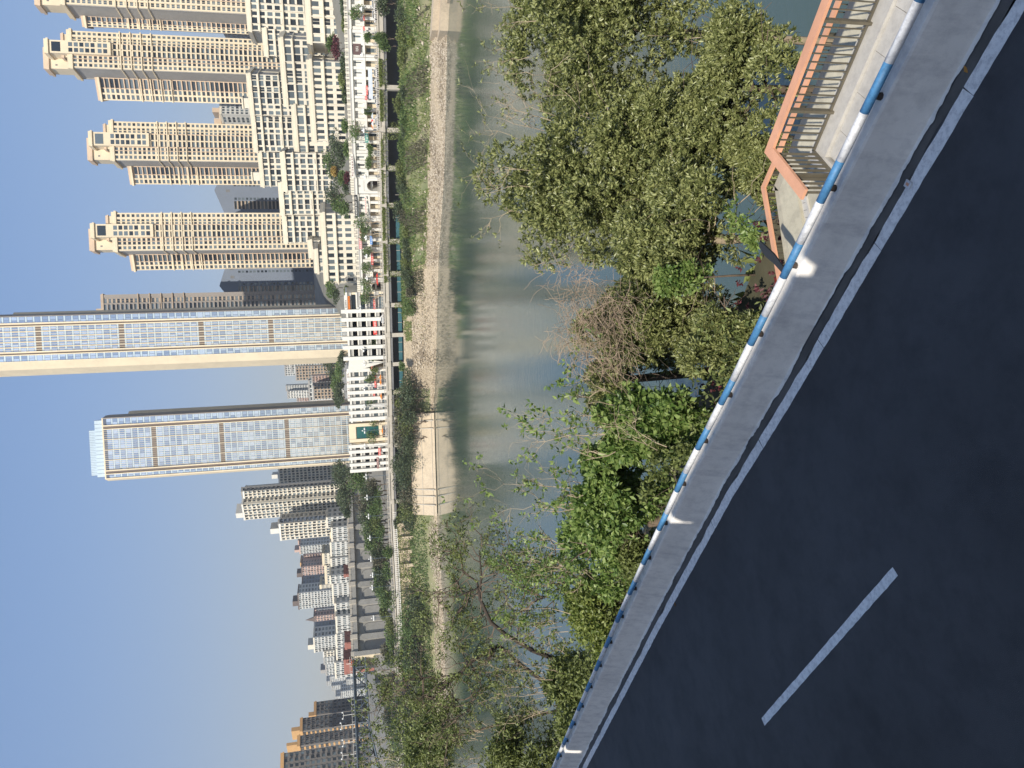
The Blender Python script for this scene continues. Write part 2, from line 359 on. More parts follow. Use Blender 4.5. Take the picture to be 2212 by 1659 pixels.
# the town behind: rises gently from the promenade
mb = MB(); fo = [(13, -15.4), (30, -15), (48, -10), (80, 0), (150, 12), (260, 22), (500, 30), (1200, 34), (2600, 40)]
rows = []
for x in xs:
    sc_ = 1 if x > 45 else (0.03 if x < 5 else .03+.97*(x-5)/40)
    for o, z in fo: rows.append((x*(1+o/700), dk(x)+o, -15.4+(z+15.4)*(sc_ if o < 400 else max(sc_, .35))))
n = len(fo)
mb.add(rows, [(a*n+b, (a+1)*n+b, (a+1)*n+b+1, a*n+b+1) for a in range(len(xs)-1) for b in range(n-1)])
tag(mb.build('city_ground', ['land']), kind='structure')

# ================================================================== BARRIER, RAILINGS, PLATFORM
bar = root('roadside_barrier', RT(8.7, 6, ZR), 'low grey concrete parapet with blue and white pipe rail along the road', 'barrier')
def ch(o):                                    # keep world coordinates under a moved root
    o.matrix_parent_inverse = o.parent.matrix_basis.inverted() if o.parent else Matrix(); return o
mb = MB(); T2 = [x*1.0 for x in range(-30, 30)]+list(range(30, 240, 10)); pf = [(.44, 0), (.58, .68), (.60, .72), (.86, .72), (.92, -1.2)]
vs = []
for t in T2:
    for a, z in pf: vs.append(RT(se(t)+a, t, ZR+z))
n = len(pf); mb.add(vs, [(a*n+b, a*n+b+1, (a+1)*n+b+1, (a+1)*n+b) for a in range(len(T2)-1) for b in range(n-1)])
ch(mb.build('parapet_wall', ['conc'], bar))
PS, PZ, PR = .70, ZR+.85, .064
ts_b = [3.06, 4.46, 5.88, 7.38, 8.97, 10.41]
while ts_b[-1] < 110: ts_b.append(ts_b[-1]+1.52)
while ts_b[0] > -24: ts_b.insert(0, ts_b[0]-1.42)
mb = MB()
for i in range(len(ts_b)-1):
    a, b = ts_b[i], ts_b[i+1]; m_ = a+.68
    for u0, u1, m in ((a, m_, 0), (m_, b, 1)):
        mb.tube([RT(se(u)+PS, u, PZ) for u in (u0, (u0+u1)/2, u1)], PR, 12, m)
o = ch(mb.build('pipe_rail', ['blue', 'pipew'], bar, True))
n_b = 0
for a in ts_b:
    if a > 60 or a < -8: continue
    u = a+.45; mb = MB(); mb.tube([RT(se(u)+PS, u, ZR+.7), RT(se(u)+PS, u, PZ-.03)], [.06, .035], 8)
    mb.box(-.07, .07, -.07, .07, 0, .02) if False else None
    ch(mb.build('rail_bracket', ['barkd'], bar))
# upper platform of granite pavers between barrier and railing
mb = MB()
for i, t in enumerate([x*.62-22 for x in range(0, 44)]):
    for s0, s1 in ((8.62, 9.38), (9.39, 9.98)):
        off = .3 if s0 < 9 else 0
        mb.T = None
        a = [RT(s, u, z) for z in (ZR-.5, ZR+NR.uniform(-.004, .004)) for s, u in ((max(s0, se(t)+.93), t+off), (s1, t+off), (s1, t+off+.612), (max(s0, se(t)+.93), t+off+.612))]
        if t+off+.612 < 5.05: mb.hexa(a)
        elif t+off < 5.05: mb.hexa([RT(s, min(u, 5.08), z) for z in (ZR-.5, ZR) for s, u in ((max(s0, se(t)+.93), t+off), (s1, t+off), (s1, 9), (max(s0, se(t)+.93), 9))])
tag(mb.build('platform_pavers', ['stone']), kind='structure')
mb = MB(); mb.hexa([RT(s, u, z) for z in (ZR-1.9, ZR+.06) for s, u in ((9.99, -25), (10.40, -25), (10.40, 5.34), (9.99, 5.12))])
mb.hexa([RT(s, u, z) for z in (ZR-1.9, ZR+.06) for s, u in ((8.95, 5.10), (9.988, 5.12), (10.38, 5.35), (8.95, 5.34))])
tag(mb.build('platform_kerb', ['stone']), kind='structure')
def rail_line(name, pts, ztop, zbase, label, group, post_at, nb, wtop, wood_h=.05, outer=0):
    """pts: corner points in road coordinates; handrail of wood, posts and balusters of bronze metal"""
    r = root(name, RT(*pts[0], zbase), label, 'railing', group)
    P = [Vector((a, b, 0)) for a, b in pts]
    wm = MB(); bm_ = MB(); nn = 0
    for i in range(len(P)-1):
        d = (P[i+1]-P[i]); L = d.length; d.normalize(); q = Vector((d.y, -d.x, 0))
        e0 = 0; e1 = 0
        a, b = P[i], P[i+1]
        def mit(k):                          # mitre direction at a corner
            if 0 < k < len(P)-1:
                d0 = (P[k]-P[k-1]).normalized(); d1 = (P[k+1]-P[k]).normalized(); n0 = Vector((d0.y, -d0.x, 0)); n1 = Vector((d1.y, -d1.x, 0))
                m = (n0+n1).normalized(); return m/max(.3, m.dot(n0))
            return q
        m0, m1 = mit(i), mit(i+1)
        cs = [a-m0*wtop/2, a+m0*wtop/2, b+m1*wtop/2, b-m1*wtop/2]
        if i: cs = [a-m0*wtop/2+d*.002, a+m0*wtop/2+d*.002, cs[2], cs[3]]
        h = MB(); h.hexa([RT(c.x, c.y, z) for z in (ztop-wood_h, ztop) for c in cs]); ch(h.build('handrail', ['wood'], r))
        np_ = post_at[i]; k = 0
        for pz in np_:
            c = a+d*pz; pm = MB(); w1, w2 = .022, .055
            pm.hexa([RT(*(c+d*x*w1+q*y*w2).xy, z) for z in (zbase, ztop-wood_h) for x, y in ((-1, -1), (1, -1), (1, 1), (-1, 1))])
            ch(pm.build('post', ['bronze'], r))
        u = .06
        step = nb
        while u < L-.03:
            if all(abs(u-pz) > .05 for pz in np_):
                c = a+d*u; pm = MB()
                pm.hexa([RT(*(c+d*x*.006+q*y*.02).xy, z) for z in (zbase+.06, ztop-wood_h) for x, y in ((-1, -1), (1, -1), (1, 1), (-1, 1))])
                nn += 1
                if nn <= 99: ch(pm.build('baluster', ['bronze'], r))
                else: bm_.v, bm_.f, bm_.m = bm_.v+pm.v, bm_.f+[tuple(j+len(bm_.v) for j in f) for f in pm.f], bm_.m+pm.m
            u += step
        wm.hexa([RT(*(c+q*y).xy, z) for z in (zbase+.03, zbase+.06) for c, y in ((a, -.025), (a, .025), (b, .025), (b, -.025))])
        wm.hexa([RT(*(c+q*y).xy, z) for z in (ztop-wood_h-.03, ztop-wood_h-.002) for c, y in ((a, -.03), (a, .03), (b, .03), (b, -.03))])
    ch(wm.build('bottom_bar', ['bronze'], r))
    if bm_.v: tag(ch(bm_.build('balusters', ['bronze'], r)), kind='stuff')
    return r
rail_line('platform_railing', [(8.98, 5.22), (10.27, 5.16), (10.27, -18)], -6.87, ZR+.06, 'wide orange wooden handrail on bronze balusters turning a corner beside the barrier', None,
          [[.5], [.68, 2.03, 3.38, 4.73, 6.08]], .125, .18)
rail_line('lower_railing', [(9.1, 9.98), (11.0, 8.68), (12.98, 7.38), (12.93, 6.68), (12.75, -16)], -8.88, -9.7, 'lower orange handrail and dark balusters round the outer edge of the stone deck', None,
          [[.9], [.02, 1.1, 2.2], [.35], [1.1, 2.5, 3.9, 5.3, 6.7]], .135, .12)
# lower stone deck with its ledge, the strip of short dark slots and flagstones
mb = MB()
mb.prism([tuple(RT(s, t, 0).xy) for s, t in [(8.6, -16), (12.2, -16), (12.35, 6.5), (12.3, 7.2), (8.7, 9.55)]], -10.9, -9.26)
tag(mb.build('lower_deck', ['deck']), kind='structure')
lp = [(12.42, -16), (12.60, 6.62), (12.62, 7.25), (10.8, 8.48), (8.95, 9.78)]; li = [(12.05, -16), (12.22, 6.4), (12.18, 7.02), (10.55, 8.08), (8.8, 9.28)]
mb = MB()
for i in range(4):
    mb.add([RT(*li[i], -9.262), RT(*li[i+1], -9.262), RT(*li[i+1], -9.14), RT(*li[i], -9.14), RT(*lp[i], -9.04), RT(*lp[i+1], -9.04),
            RT(lp[i][0]+.22, lp[i][1], -9.04), RT(lp[i+1][0]+.22, lp[i+1][1]+.12, -9.04), RT(lp[i][0]+.22, lp[i][1], -10.9), RT(lp[i+1][0]+.22, lp[i+1][1]+.12, -10.9)],
           [(0, 1, 2, 3), (3, 2, 5, 4), (4, 5, 7, 6), (6, 7, 9, 8)])
tag(mb.build('stone_ledge', ['deck']), kind='structure')
gr = root('light_strip', RT(11.5, 4, -9.25), 'pale slotted light strip set along the inner foot of the stone ledge', 'light strip')
mb = MB(); ms = MB()
for i in range(4):
    a, b = Vector((*li[i], 0)), Vector((*li[i+1], 0)); d = (b-a).normalized(); q = Vector((d.y, -d.x, 0)); q = q if q.x < 0 else -q
    mb.hexa([RT(*c.xy, z) for z in (-9.258, -9.215) for c in (a, a+q*.17, b+q*.17, b)])
    u = .1; L = (b-a).length
    while u < L-.08:
        c = a+d*u+q*.03
        ms.hexa([RT(*e.xy, z) for z in (-9.217, -9.211) for e in (c, c+d*.012, c+d*.012+q*.09+d*.03, c+q*.09+d*.03)]); u += .16
ch(mb.build('channel', ['stone'], gr)); tag(ch(ms.build('slots', ['dark'], gr)), kind='stuff')
# dark curved metal lamp head rising behind the barrier
lm = root('curved_lamp', RT(9.25, 6.85, -7.9), 'curved black blade-like lamp standing up behind the pipe rail', 'lamp')
mb = MB(); base = RT(9.3, 6.95, -7.9); tip = on_s(1640, 527, 9.75); mid = on_s(1672, 560, 9.55)
cps = [base, on_s(1706, 590, 9.3), on_s(1690, 583, 9.42), mid, on_s(1655, 545, 9.65), tip]
ax = Vector((.35, .35, .1)); vs = []
wd = [.05, .06, .075, .10, .11, .07]
for p, w_ in zip(cps, wd):
    k = Vector((-.55, .75, -.3)).normalized()
    vs += [p-k*w_, p+k*w_, p+k*w_+Vector((.03, .03, -.03)), p-k*w_+Vector((.03, .03, -.03))]
mb.add(vs, [(i*4+a, i*4+(a+1) % 4, (i+1)*4+(a+1) % 4, (i+1)*4+a) for i in range(5) for a in range(4)]+[(0, 1, 2, 3), (23, 22, 21, 20)])
ch(mb.build('blade', ['black'], lm))
# dark red canopy seen through the lower railing
mb = MB(); c = on_s(1636, 618, 12.6)
cv = [on_s(1625, 655, 12.6), on_s(1643, 600, 12.9), on_s(1668, 570, 12.8), on_s(1700, 585, 12.2), on_s(1690, 625, 12)]
cv = [Vector((p.x, p.y, -10.3+.25*i % .5)) for i, p in enumerate(cv)]
mb.add(cv+[p+Vector((0, 0, -.5)) for p in cv], [(4, 3, 2, 1, 0), (5, 6, 7, 8, 9)]+[(i, (i+1) % 5, 5+(i+1) % 5, 5+i) for i in range(5)])
tag(mb.build('red_awning', ['rustred']), 'dark red cloth awning below the lower railing beside the curved lamp', 'awning')
# litter on the gutter
mb = MB(); c = on_z(1963, 398, ZR+.01); mb.T = Matrix.Translation(c)@Matrix.Rotation(.9, 4, 'Z'); mb.box(-.06, .06, -.05, .05, 0, .022, 0); mb.box(-.03, .03, -.02, .02, .022, .026, 1)
tag(mb.build('litter_carton', ['pipew', 'wood']), 'small crushed white carton lying by the edge line', 'litter')
for i, (px, py) in enumerate([(1937, 110), (1925, 95), (1905, 150), (1985, 640), (1850, 1800/1.8517)]):
    pass
for i, (px, py, l) in enumerate([(2090, 158, 'fallen orange leaf in the gutter near the first stretch of parapet'), (1990, 165, 'small yellow leaf lying against the grey parapet foot'), (1459, 1311, 'yellow leaf resting on the white edge line far along')]):
    c = on_z(px, py, ZR+.012); P_ = np.array([[c.x, c.y, c.z]]); V, F = leaves(P_, np.array([[1., .4, .02]]), np.array([.12]), np.array([.06]))
    tag(link('fallen_leaf', npmesh('fallen_leaf', V, F, ['leafor'])), l, 'leaf')
# the elevated metro line the picture is taken from: only its shade reaches the picture
gd = root('metro_train', RT(-2, 0, -3), 'metro train on its viaduct casting shade on the road', 'train')
mb = MB(); mb.hexa([RT(s, t, z) for z in (-2.2, .42) for s, t in ((-3.1, -70), (-.35, -70), (-.35, 120), (-3.1, 120))])
ch(mb.build('carriage_body', ['grey'], gd))
mb = MB(); gaps = [(1.7, .38), (8.9, .3), (23.4, .5), (-12, .4), (40, .9)]  # unseen strip added on the roof; height and gaps shape shade and flecks
cur = -70
for g, w_ in sorted(gaps)+[(120, 0)]:
    tt = [cur]+[u for u in (2, 6, 10, 14, 20, 30, 50, 80) if cur < u < g]+[g]; hz_ = lambda t: .78+.052*min(max(t-2, 0), 12)
    for a_, b_ in zip(tt[:-1], tt[1:]): mb.hexa([RT(s, t, z) for s, t, z in ((-.9, a_, .422), (-.36, a_, .422), (-.36, b_, .422), (-.9, b_, .422), (-.9, a_, hz_(a_)), (-.36, a_, hz_(a_)), (-.36, b_, hz_(b_)), (-.9, b_, hz_(b_)))])
    cur = g+w_
ch(mb.build('roof_shade_strip', ['grey'], gd))
mb = MB(); mb.hexa([RT(s, t, z) for z in (-4.2, -2.3) for s, t in ((-4.2, -70), (.2-.5, -70), (.2-.5, 120), (-4.2, 120))])
tag(mb.build('guideway', ['oldconc']), 'concrete guideway beam carrying the metro train', 'viaduct')

# ================================================================== BUILDINGS
class Bld:
    """a building placed by its front-right corner and the direction of its front wall; local x runs left -> right along the front, y goes into depth"""
    def __init__(s, name, label, cat, pxT, pyR, pyL, yR, zb, depth, k=0.0, group=None, pxr=None, H=None):
        pxr = pxT if pxr is None else pxr
        a = at(pxr, pyR, yR); s.top = at(pxT, pyR, yR).z
        dl = ray(pxr, pyL); e = dl.x/dl.y               # left corner: a + w*(-1,k)/norm on the ray
        wn = (a.x-e*a.y)/(1+e*k); lx, ly = a.x-wn, a.y+k*wn
        s.W = math.hypot(wn, k*wn); s.H = s.top-zb if H is None else H
        ang = math.atan2(a.y-ly, a.x-lx)
        s.root = root(name, (lx, ly, zb), label, cat, group, ang); s.depth = depth; s.zb = zb
        s.wall = MB(); s.cells = {}; s.wm = []; s.n = 0
    def face(s, side):
        if side == 'F': return Matrix.Identity(4), s.W
        if side == 'R': return Matrix.Translation((s.W, 0, 0))@Matrix.Rotation(math.pi/2, 4, 'Z'), s.depth
        return Matrix.Translation((0, s.depth, 0))@Matrix.Rotation(-math.pi/2, 4, 'Z'), s.depth
    def core(s, m=0, x0=0, x1=None, z0=0, z1=None, y0=0, y1=None):
        s.wall.box(x0, s.W if x1 is None else x1, y0, s.depth if y1 is None else y1, z0, s.H if z1 is None else z1, m)
    def grid(s, cols, fh, z0, z1, side='F', m=0, wh=.6, gl='win', x0=0, x1=None, y0=0, mb_=None):
        """cols: (from, to, kind) as fractions; w window, b balcony, f fin, p flat strip, c continuous glass"""
        T, L = s.face(side); X0 = x0; XW = (L if x1 is None else x1)-x0; nf = max(1, int(round((z1-z0)/fh))); fh = (z1-z0)/nf
        wl_ = s.wall; wl_.T = T
        for c in cols:
            a, b, kd = X0+c[0]*XW, X0+c[1]*XW, c[2]; mm = c[3] if len(c) > 3 else m
            if kd == 'f': wl_.box(a, b, y0-.75, y0-.003, z0, z1, mm)
            elif kd == 'p': wl_.box(a, b, y0-.35, y0-.003, z0, z1, mm)
            elif kd == 'w':
                for i in range(nf+1):
                    za = z0+i*fh
                    if i < nf: s.cells.setdefault(gl, []).append((T, a+.05, b-.05, za+fh*(1-wh)*.7, za+fh*(1-wh)*.7+fh*wh, y0))
                    wl_.box(a, b, y0-.25, y0-.003, max(z0, za-fh*(1-wh)*.3+.01), min(z1, za+fh*(1-wh)*.7-.01), mm)
                if b-a > 2.2:
                    wl_.box((a+b)/2-.06, (a+b)/2+.06, y0-.2, y0-.03, z0, z1, mm)
            elif kd == 'b':
                for i in range(nf+1):
                    za = z0+i*fh
                    if i < nf: s.cells.setdefault(gl, []).append((T, a+.05, b-.05, za+.45, za+fh-.1, y0))
                    wl_.box(a, b, y0-1.1, y0-.003, max(z0, za-.12), min(z1, za+.18), mm)
                    if i < nf: wl_.box(a, b, y0-1.1, y0-.98, za+.18, za+.95, mm)
            elif kd == 'c':
                for i in range(nf):
                    za = z0+i*fh; s.cells.setdefault(gl, []).append((T, a+.04, b-.04, za+.75, za+fh-.06, y0))
        wl_.T = None
    def roofline(s, z, h=1.0, over=.7, m=0, x0=0, x1=None, y0=0, y1=None):
        x1 = s.W if x1 is None else x1; y1 = s.depth if y1 is None else y1
        s.wall.box(x0-over, x1+over, y0-over, y1+over, z, z+h*.45, m); s.wall.box(x0-over*.5, x1+over*.5, y0-over*.5, y1+over*.5, z+h*.45, z+h, m)
    def done(s, wmats, maxw=100, thick=.06, nm='window'):
        s.wall.build('wall', wmats, s.root)
        cache = {}; n = 0
        for gl, cs in s.cells.items():
            cs.sort(key=lambda c: -c[3]); st = MB()
            for T, a, b, z0, z1, y0 in cs:
                if n < maxw:
                    key = (round(b-a, 1), round(z1-z0, 1), gl)
                    if key not in cache:
                        q = MB(); q.box(-(b-a)/2, (b-a)/2, -thick, 0, 0, z1-z0); cache[key] = q.mesh(nm, [gl])
                    o = link(nm, cache[key], s.root); o.matrix_local = T@Matrix.Translation(((a+b)/2, y0-.01, z0)); n += 1
                else:
                    st.T = T; st.box(a, b, y0-thick-.01, y0-.01, z0, z1)
            if st.v: tag(st.build(nm+'s', [gl], s.root), kind='stuff')
        return s.root

# ---- the tall cream apartment towers
def yellow(label, pxT, pyR, pyL, yR, zb, wing, steps=True, pen=None, grp='tall cream apartment towers'):
    b = Bld('apartment_tower', label, 'apartment tower', pxT, pyR, pyL, yR, zb, 17, 0, grp)
    W, H = b.W, b.H; fh = 3.0
    b.core(1)
    cols = [(0, .035, 'p'), (.035, .115, 'w'), (.115, .155, 'f'), (.155, .235, 'w'), (.235, .25, 'f', 1), (.25, .33, 'w'), (.33, .355, 'p', 1),
            (.355, .50, 'b'), (.50, .53, 'f'), (.53, .675, 'b'), (.675, .70, 'p', 1), (.70, .755, 'w'), (.755, .77, 'f'), (.77, .83, 'w'), (.83, .885, 'f'), (.885, .965, 'w'), (.965, 1, 'p')]
    b.grid(cols, fh, 0, H-3.2)
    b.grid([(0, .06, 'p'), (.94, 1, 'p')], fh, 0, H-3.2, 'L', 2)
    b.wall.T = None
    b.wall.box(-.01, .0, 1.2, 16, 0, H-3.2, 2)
    b.wall.box(-.03, -.012, 1.0, 16.2, 0, H-3.3, 2)  # grey sheet puts the left side's shade into the colour
    for i in range(4):                                           # the four belt cornices high up
        z = H-3-(i+3.35)*7.3*.85-8
        b.wall.box(-.5, W+.5, -1.25, 1, z, z+.7, 0); b.wall.box(-.5, .9, 1, 17, z, z+.7, 0)
    b.roofline(H-3.2, 3.2, 1.2, 0)
    # stepped crown: a raised right half, the framed projecting bay, and the top block
    b.core(0, .30*W, .93*W, H, H+2.2, 1.5, 14); b.roofline(H+2.2, 1.8, .7, 1, .30*W, .93*W, 1.5, 14)
    fx0, fx1 = .345*W, .69*W
    b.wall.box(fx0, fx1, -2.2, -.8, H-26, H+10, 0); b.wall.box(fx0, fx1, -.8, 9, H-.2, H+10, 0); b.roofline(H+10, 2.6, .9, 0, fx0, fx1, -2.2, 9)
    for j, f in enumerate((.12, .56)):
        for i in range(7):
            z = H-24+i*3.25+(.8 if i > 1 else 0); x = fx0+(fx1-fx0)*f
            b.cells.setdefault('win', []).append((Matrix.Identity(4), x, x+(fx1-fx0)*.32, z, z+2.3, -2.2))
    b.cells['win'].append((Matrix.Identity(4), fx0+(fx1-fx0)*.12, fx0+(fx1-fx0)*.88, H+3.2, H+8.4, -2.2))
    b.core(0, .08*W, .62*W, H, H+13, 7, 16.5); b.roofline(H+13, 3.4, 1.1, 1, .08*W, .62*W, 7, 16.5)
    b.wall.box(.16*W, .20*W, 6.93, 7.3, H+8.3, H+9.6, 3)
    # the angled rear wing on the left
    if wing:
        ww, drop = wing
        T = Matrix.Translation((0, 14, 0))@Matrix.Rotation(-.42, 4, 'Z')@Matrix.Translation((-ww, 0, 0))
        wl_ = b.wall; wl_.T = T
        h = H-drop; wl_.box(0, ww, 0, 13, 0, h, 1)
        nf = int(h/3)
        for (a, c, kd) in [(0, .05, 'f'), (.05, .26, 'w'), (.26, .33, 'f'), (.33, .52, 'w'), (.55, .97, 'b')]:
            for i in range(nf if kd != 'f' else 1):
                if kd == 'f': wl_.box(a*ww, c*ww, -.7, -.003, 0, h, 0); continue
                z = i*3.0
                wl_.box(a*ww, c*ww, -(1.1 if kd == 'b' else .25), -.003, z, z+(.5 if kd == 'b' else 1.15), 0 if kd == 'w' else 1)
                b.cells.setdefault('win', []).append((T, a*ww+.1, c*ww-.1, z+(.9 if kd == 'b' else 1.2), z+2.9, 0))
        wl_.box(-1, ww+.2, -1.6, 14, h, h+1.2, 0); wl_.box(-.4, ww+.1, -.9, 13.4, h+1.2, h+2.8, 1)
        for i in range(4):
            z = h-(i+3.2)*6.3-5; wl_.box(-.5, ww, -1.3, 0.5, z, z+.6, 0)
        wl_.T = None
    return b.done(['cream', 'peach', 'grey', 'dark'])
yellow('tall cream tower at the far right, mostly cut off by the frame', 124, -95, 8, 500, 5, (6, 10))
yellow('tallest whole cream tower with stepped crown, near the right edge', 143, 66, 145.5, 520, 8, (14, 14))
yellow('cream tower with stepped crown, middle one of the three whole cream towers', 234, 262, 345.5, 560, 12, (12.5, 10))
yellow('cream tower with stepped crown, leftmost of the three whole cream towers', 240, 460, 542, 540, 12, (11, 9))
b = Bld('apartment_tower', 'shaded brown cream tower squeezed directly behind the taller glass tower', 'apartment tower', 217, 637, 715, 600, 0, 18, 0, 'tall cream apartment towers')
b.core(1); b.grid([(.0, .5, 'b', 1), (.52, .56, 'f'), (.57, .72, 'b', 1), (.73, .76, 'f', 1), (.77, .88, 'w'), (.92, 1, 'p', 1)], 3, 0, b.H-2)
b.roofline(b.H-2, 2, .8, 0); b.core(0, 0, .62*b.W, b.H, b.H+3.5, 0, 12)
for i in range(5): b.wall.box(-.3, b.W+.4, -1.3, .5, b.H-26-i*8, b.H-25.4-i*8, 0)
b.done(['tan', 'shade'], 60)  # cream darkened to tan and brown: the tower's shade is in the colour

# ---- glass towers
def glass(label, pxT, pyR, pyL, y, zb, fh, bays, bands, steps, cham, fins, top=0):
    b = Bld('glass_tower', label, 'glass tower', pxT, pyR, pyL, y, zb, 34, 0.03, 'glass towers')
    W, H = b.W, b.H; fr = 1-steps[2] if steps else 1
    b.core(1, 0, W, 0, H, .0, 34)
    nf = int(H/fh)
    l, r = bays                                     # widths of the side bays; brown strips beside them
    def pane(x0, x1, z0, z1, gl='curtain'): b.cells.setdefault(gl, []).append((Matrix.Identity(4), x0, x1, z0, z1, 0))
    bx0, bx1 = l*W, (1-r)*W; st = .055*W
    xs_ = [(0.02*W, bx0), (bx1, W*.985)]
    nb = fins[0]; inner = (bx0+st, bx1-st); bw = (inner[1]-inner[0])/nb
    xs_ += [(inner[0]+i*bw+.35, inner[0]+(i+1)*bw-.35) for i in range(nb)]
    for i in range(nf):
        z = i*fh
        if any(abs(z-(zz-zb)) < fh*.55 for zz in bands):
            for (x0, x1) in xs_[2:]: b.wall.box(x0, x1, -.12, -.003, z, z+fh, 2)
            for (x0, x1) in xs_[:2]:
                pane(x0, x1, z+1.0, z+fh-.1)
            continue
        for q, (x0, x1) in enumerate(xs_):
            npn = 2 if q >= 2 else 2
            for j in range(npn):
                a = x0+(x1-x0)*j/npn+.08; c = x0+(x1-x0)*(j+1)/npn-.08
                pane(a, c, z+1.0, z+fh-.12)
    for (x0, x1) in xs_: b.wall.box(x0, x1, -.03, -.003, 0, H, 3)
    for i in range(nf): b.wall.box(.02*W, W*.985, -.13, -.035, i*fh-.02, i*fh+.84, 4)
    for x0 in (bx0, bx1-st): b.wall.box(x0+.3, x0+st-.3, -.5, -.003, 0, H, 2); b.wall.box(x0-.25, x0+.28, -1.5, -.003, 0, H, 0); b.wall.box(x0+st-.28, x0+st+.5, -1.8, -.003, 0, H, 0)
    for i in range(1, nb): b.wall.box(inner[0]+i*bw-.22, inner[0]+i*bw+.22, -.9, -.003, 0, H, 0)
    for i in range(nb):
        for j in range(1, fins[1]):
            x = inner[0]+i*bw+bw*j/fins[1]; b.wall.box(x-.07, x+.07, -.4, -.033, 0, H, 0)
    # corner piers: cream chamfer on the left, dark one on the right
    cl, cr = cham
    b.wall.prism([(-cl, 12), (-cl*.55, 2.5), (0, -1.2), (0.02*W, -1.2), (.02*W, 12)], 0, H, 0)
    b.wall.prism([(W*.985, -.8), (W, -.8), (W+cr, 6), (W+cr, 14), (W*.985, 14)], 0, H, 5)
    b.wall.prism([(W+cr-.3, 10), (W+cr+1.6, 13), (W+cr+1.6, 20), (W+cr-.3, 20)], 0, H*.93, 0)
    if top:
        b.wall.box(.06*W, .80*W, 4, 5, H, H+top, 4); b.wall.box(.03*W, .96*W, 3, 30, H, H+top*.62, 4)
        for i in range(28): x = .06*W+(.74*W)*i/27; b.wall.box(x-.08, x+.08, 3.9, 3.995, H+top*.62, H+top, 3)
        for i in range(16): x = .03*W+(.93*W)*i/15; b.wall.box(x-.09, x+.09, 2.9, 2.995, H, H+top*.62, 3)
    b.roofline(H, .8, .1, 0)
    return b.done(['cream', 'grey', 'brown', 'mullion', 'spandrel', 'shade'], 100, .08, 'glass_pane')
def zat(px, y): return at(px, 829, y).z
glass('tallest tower, blue glass with cream fins, rising out of the top of the picture', -60, 686, 787, 430, -15, 3.63, (.155, .17),
      [at(100, 730, 430).z, at(275, 730, 430).z, at(441, 730, 430).z, at(600, 730, 430).z], None, (7.0, 1.6), (5, 2))
glass('pale blue glass tower with a see-through glass crown, left of the tallest tower', 222, 903, 1036, 500, -15, 3.63, (.085, .13),
      [at(345, 950, 500).z, at(491, 950, 500).z, at(632, 950, 500).z], None, (2.6, 1.2), (4, 5), 9.5)

# ---- grey gabled blocks behind the cream towers
def gabled(label, pxT, pyR, pyL, y, peak):
    b = Bld('grey_apartment_block', label, 'apartment block', pxT, pyR, pyL, y, 8, 24, .1, 'grey gabled blocks')
    W, H = b.W, b.H
    b.core(0); b.wall.add([(0, 0, H), (W, 0, H), (W*peak, 0, H+7), (0, 24, H), (W, 24, H), (W*peak, 24, H+7)], [(0, 1, 2), (5, 4, 3), (1, 4, 5, 2), (0, 2, 5, 3), (0, 3, 4, 1)], 0)
    b.grid([(.13, .33, 'b', 1), (.36, .42, 'w'), (.70, .76, 'w'), (.84, .98, 'b', 1)], 3, 0, H-8)
    for x in (.55, .78): b.wall.box(W*x, W*x+2.2, -.05, .0, H-5, H-2, 2)
    return b.done(['bluegrey', 'tan', 'dark'], 60)
gabled('grey slant-roofed block between the middle and leftmost whole cream towers', 480, 376, 463, 640, .6)
gabled('grey apartment block with slanting roof beside the shaded tower, lower than the cream towers', 490, 566, 645, 640, .35)

# ---- white terraced apartment houses above the promenade
def white(label, pxT, pyR, pyL, y, zb, depth, k, cols, fh=3.2, gable=True, mats=('white', 'grey', 'trim', 'tan'), grp='white terraced apartment houses', maxw=100, attic=0, wh=.66, name='white_apartment_house', belts=True, top=2.4, side=0):
    b = Bld(name, label, 'apartment house', pxT, pyR, pyL, y, zb, depth, k, grp)
    W, H = b.W, b.H
    b.core(0); b.grid(cols, fh, 0, H-top, wh=wh)
    if gable:                                        # grey end wall with a cream stripe
        b.wall.box(W, W+.06, .8, depth*.42, 0, H-top, 1); b.wall.box(W, W+.3, depth*.42, depth*.55, 0, H-top, 2); b.wall.box(W, W+.06, depth*.55, depth, 0, H-top, 1)
    if side: b.grid([(.1, .3, 'w'), (.5, .75, 'w')], fh, 0, H-top, 'L')
    b.roofline(H-top, top, .9, 2)
    if belts:
        for z in np.arange(H-top-fh*1.0, 2, -fh*(3 if len(cols) > 6 else 2)): b.wall.box(-.45, W+.45, -1.2, depth*.99, z-.28, z+.28, 2)
    if attic: b.core(0, W*.15, W*.4, H, H+attic, 2, 8); b.roofline(H+attic, .8, .5, 2, W*.15, W*.4, 2, 8)
    return b.done(list(mats), maxw)
def cw(n, bal=(), g=.02, seed=0):
    """n bays across the front; those in bal are balconies"""
    out = []; rr = random.Random(seed+n)
    for i in range(n):
        a, c = i/n, (i+1)/n; out.append((a, a+g, 'f' if i % 3 == 0 else 'p'))
        if i in bal: out.append((a+g, c-.002, 'b'))
        else: m_ = g+rr.uniform(.0, .2)/n; out.append((a+m_, c-rr.uniform(.05, .25)/n, 'w'))
    return out
white('large white house with dark square windows at the bottom right, cut by the frame edge', 655, -40, 92, 318, -9, 22, .25, cw(7, (), .02, 1), 5.0, grp='white terraced apartment houses', maxw=60)
white('long white four-floor house with a grey end wall, above the brown sign', 661, 131, 304, 322, -9, 24, .55, cw(13, (), .012, 2), 4.6, belts=True)
white('white balcony house stepped up behind the four-floor house, below the tallest whole cream tower', 600, 83, 228, 352, -2, 26, .6, cw(9, (1, 2, 6, 7), .012, 3), 3.8)
white('highest white terrace house in the right corner, glazed rooms on its top floor', 527, -40, 66, 400, 6, 24, .2, cw(7, (1, 4, 5), .015, 4), 4)
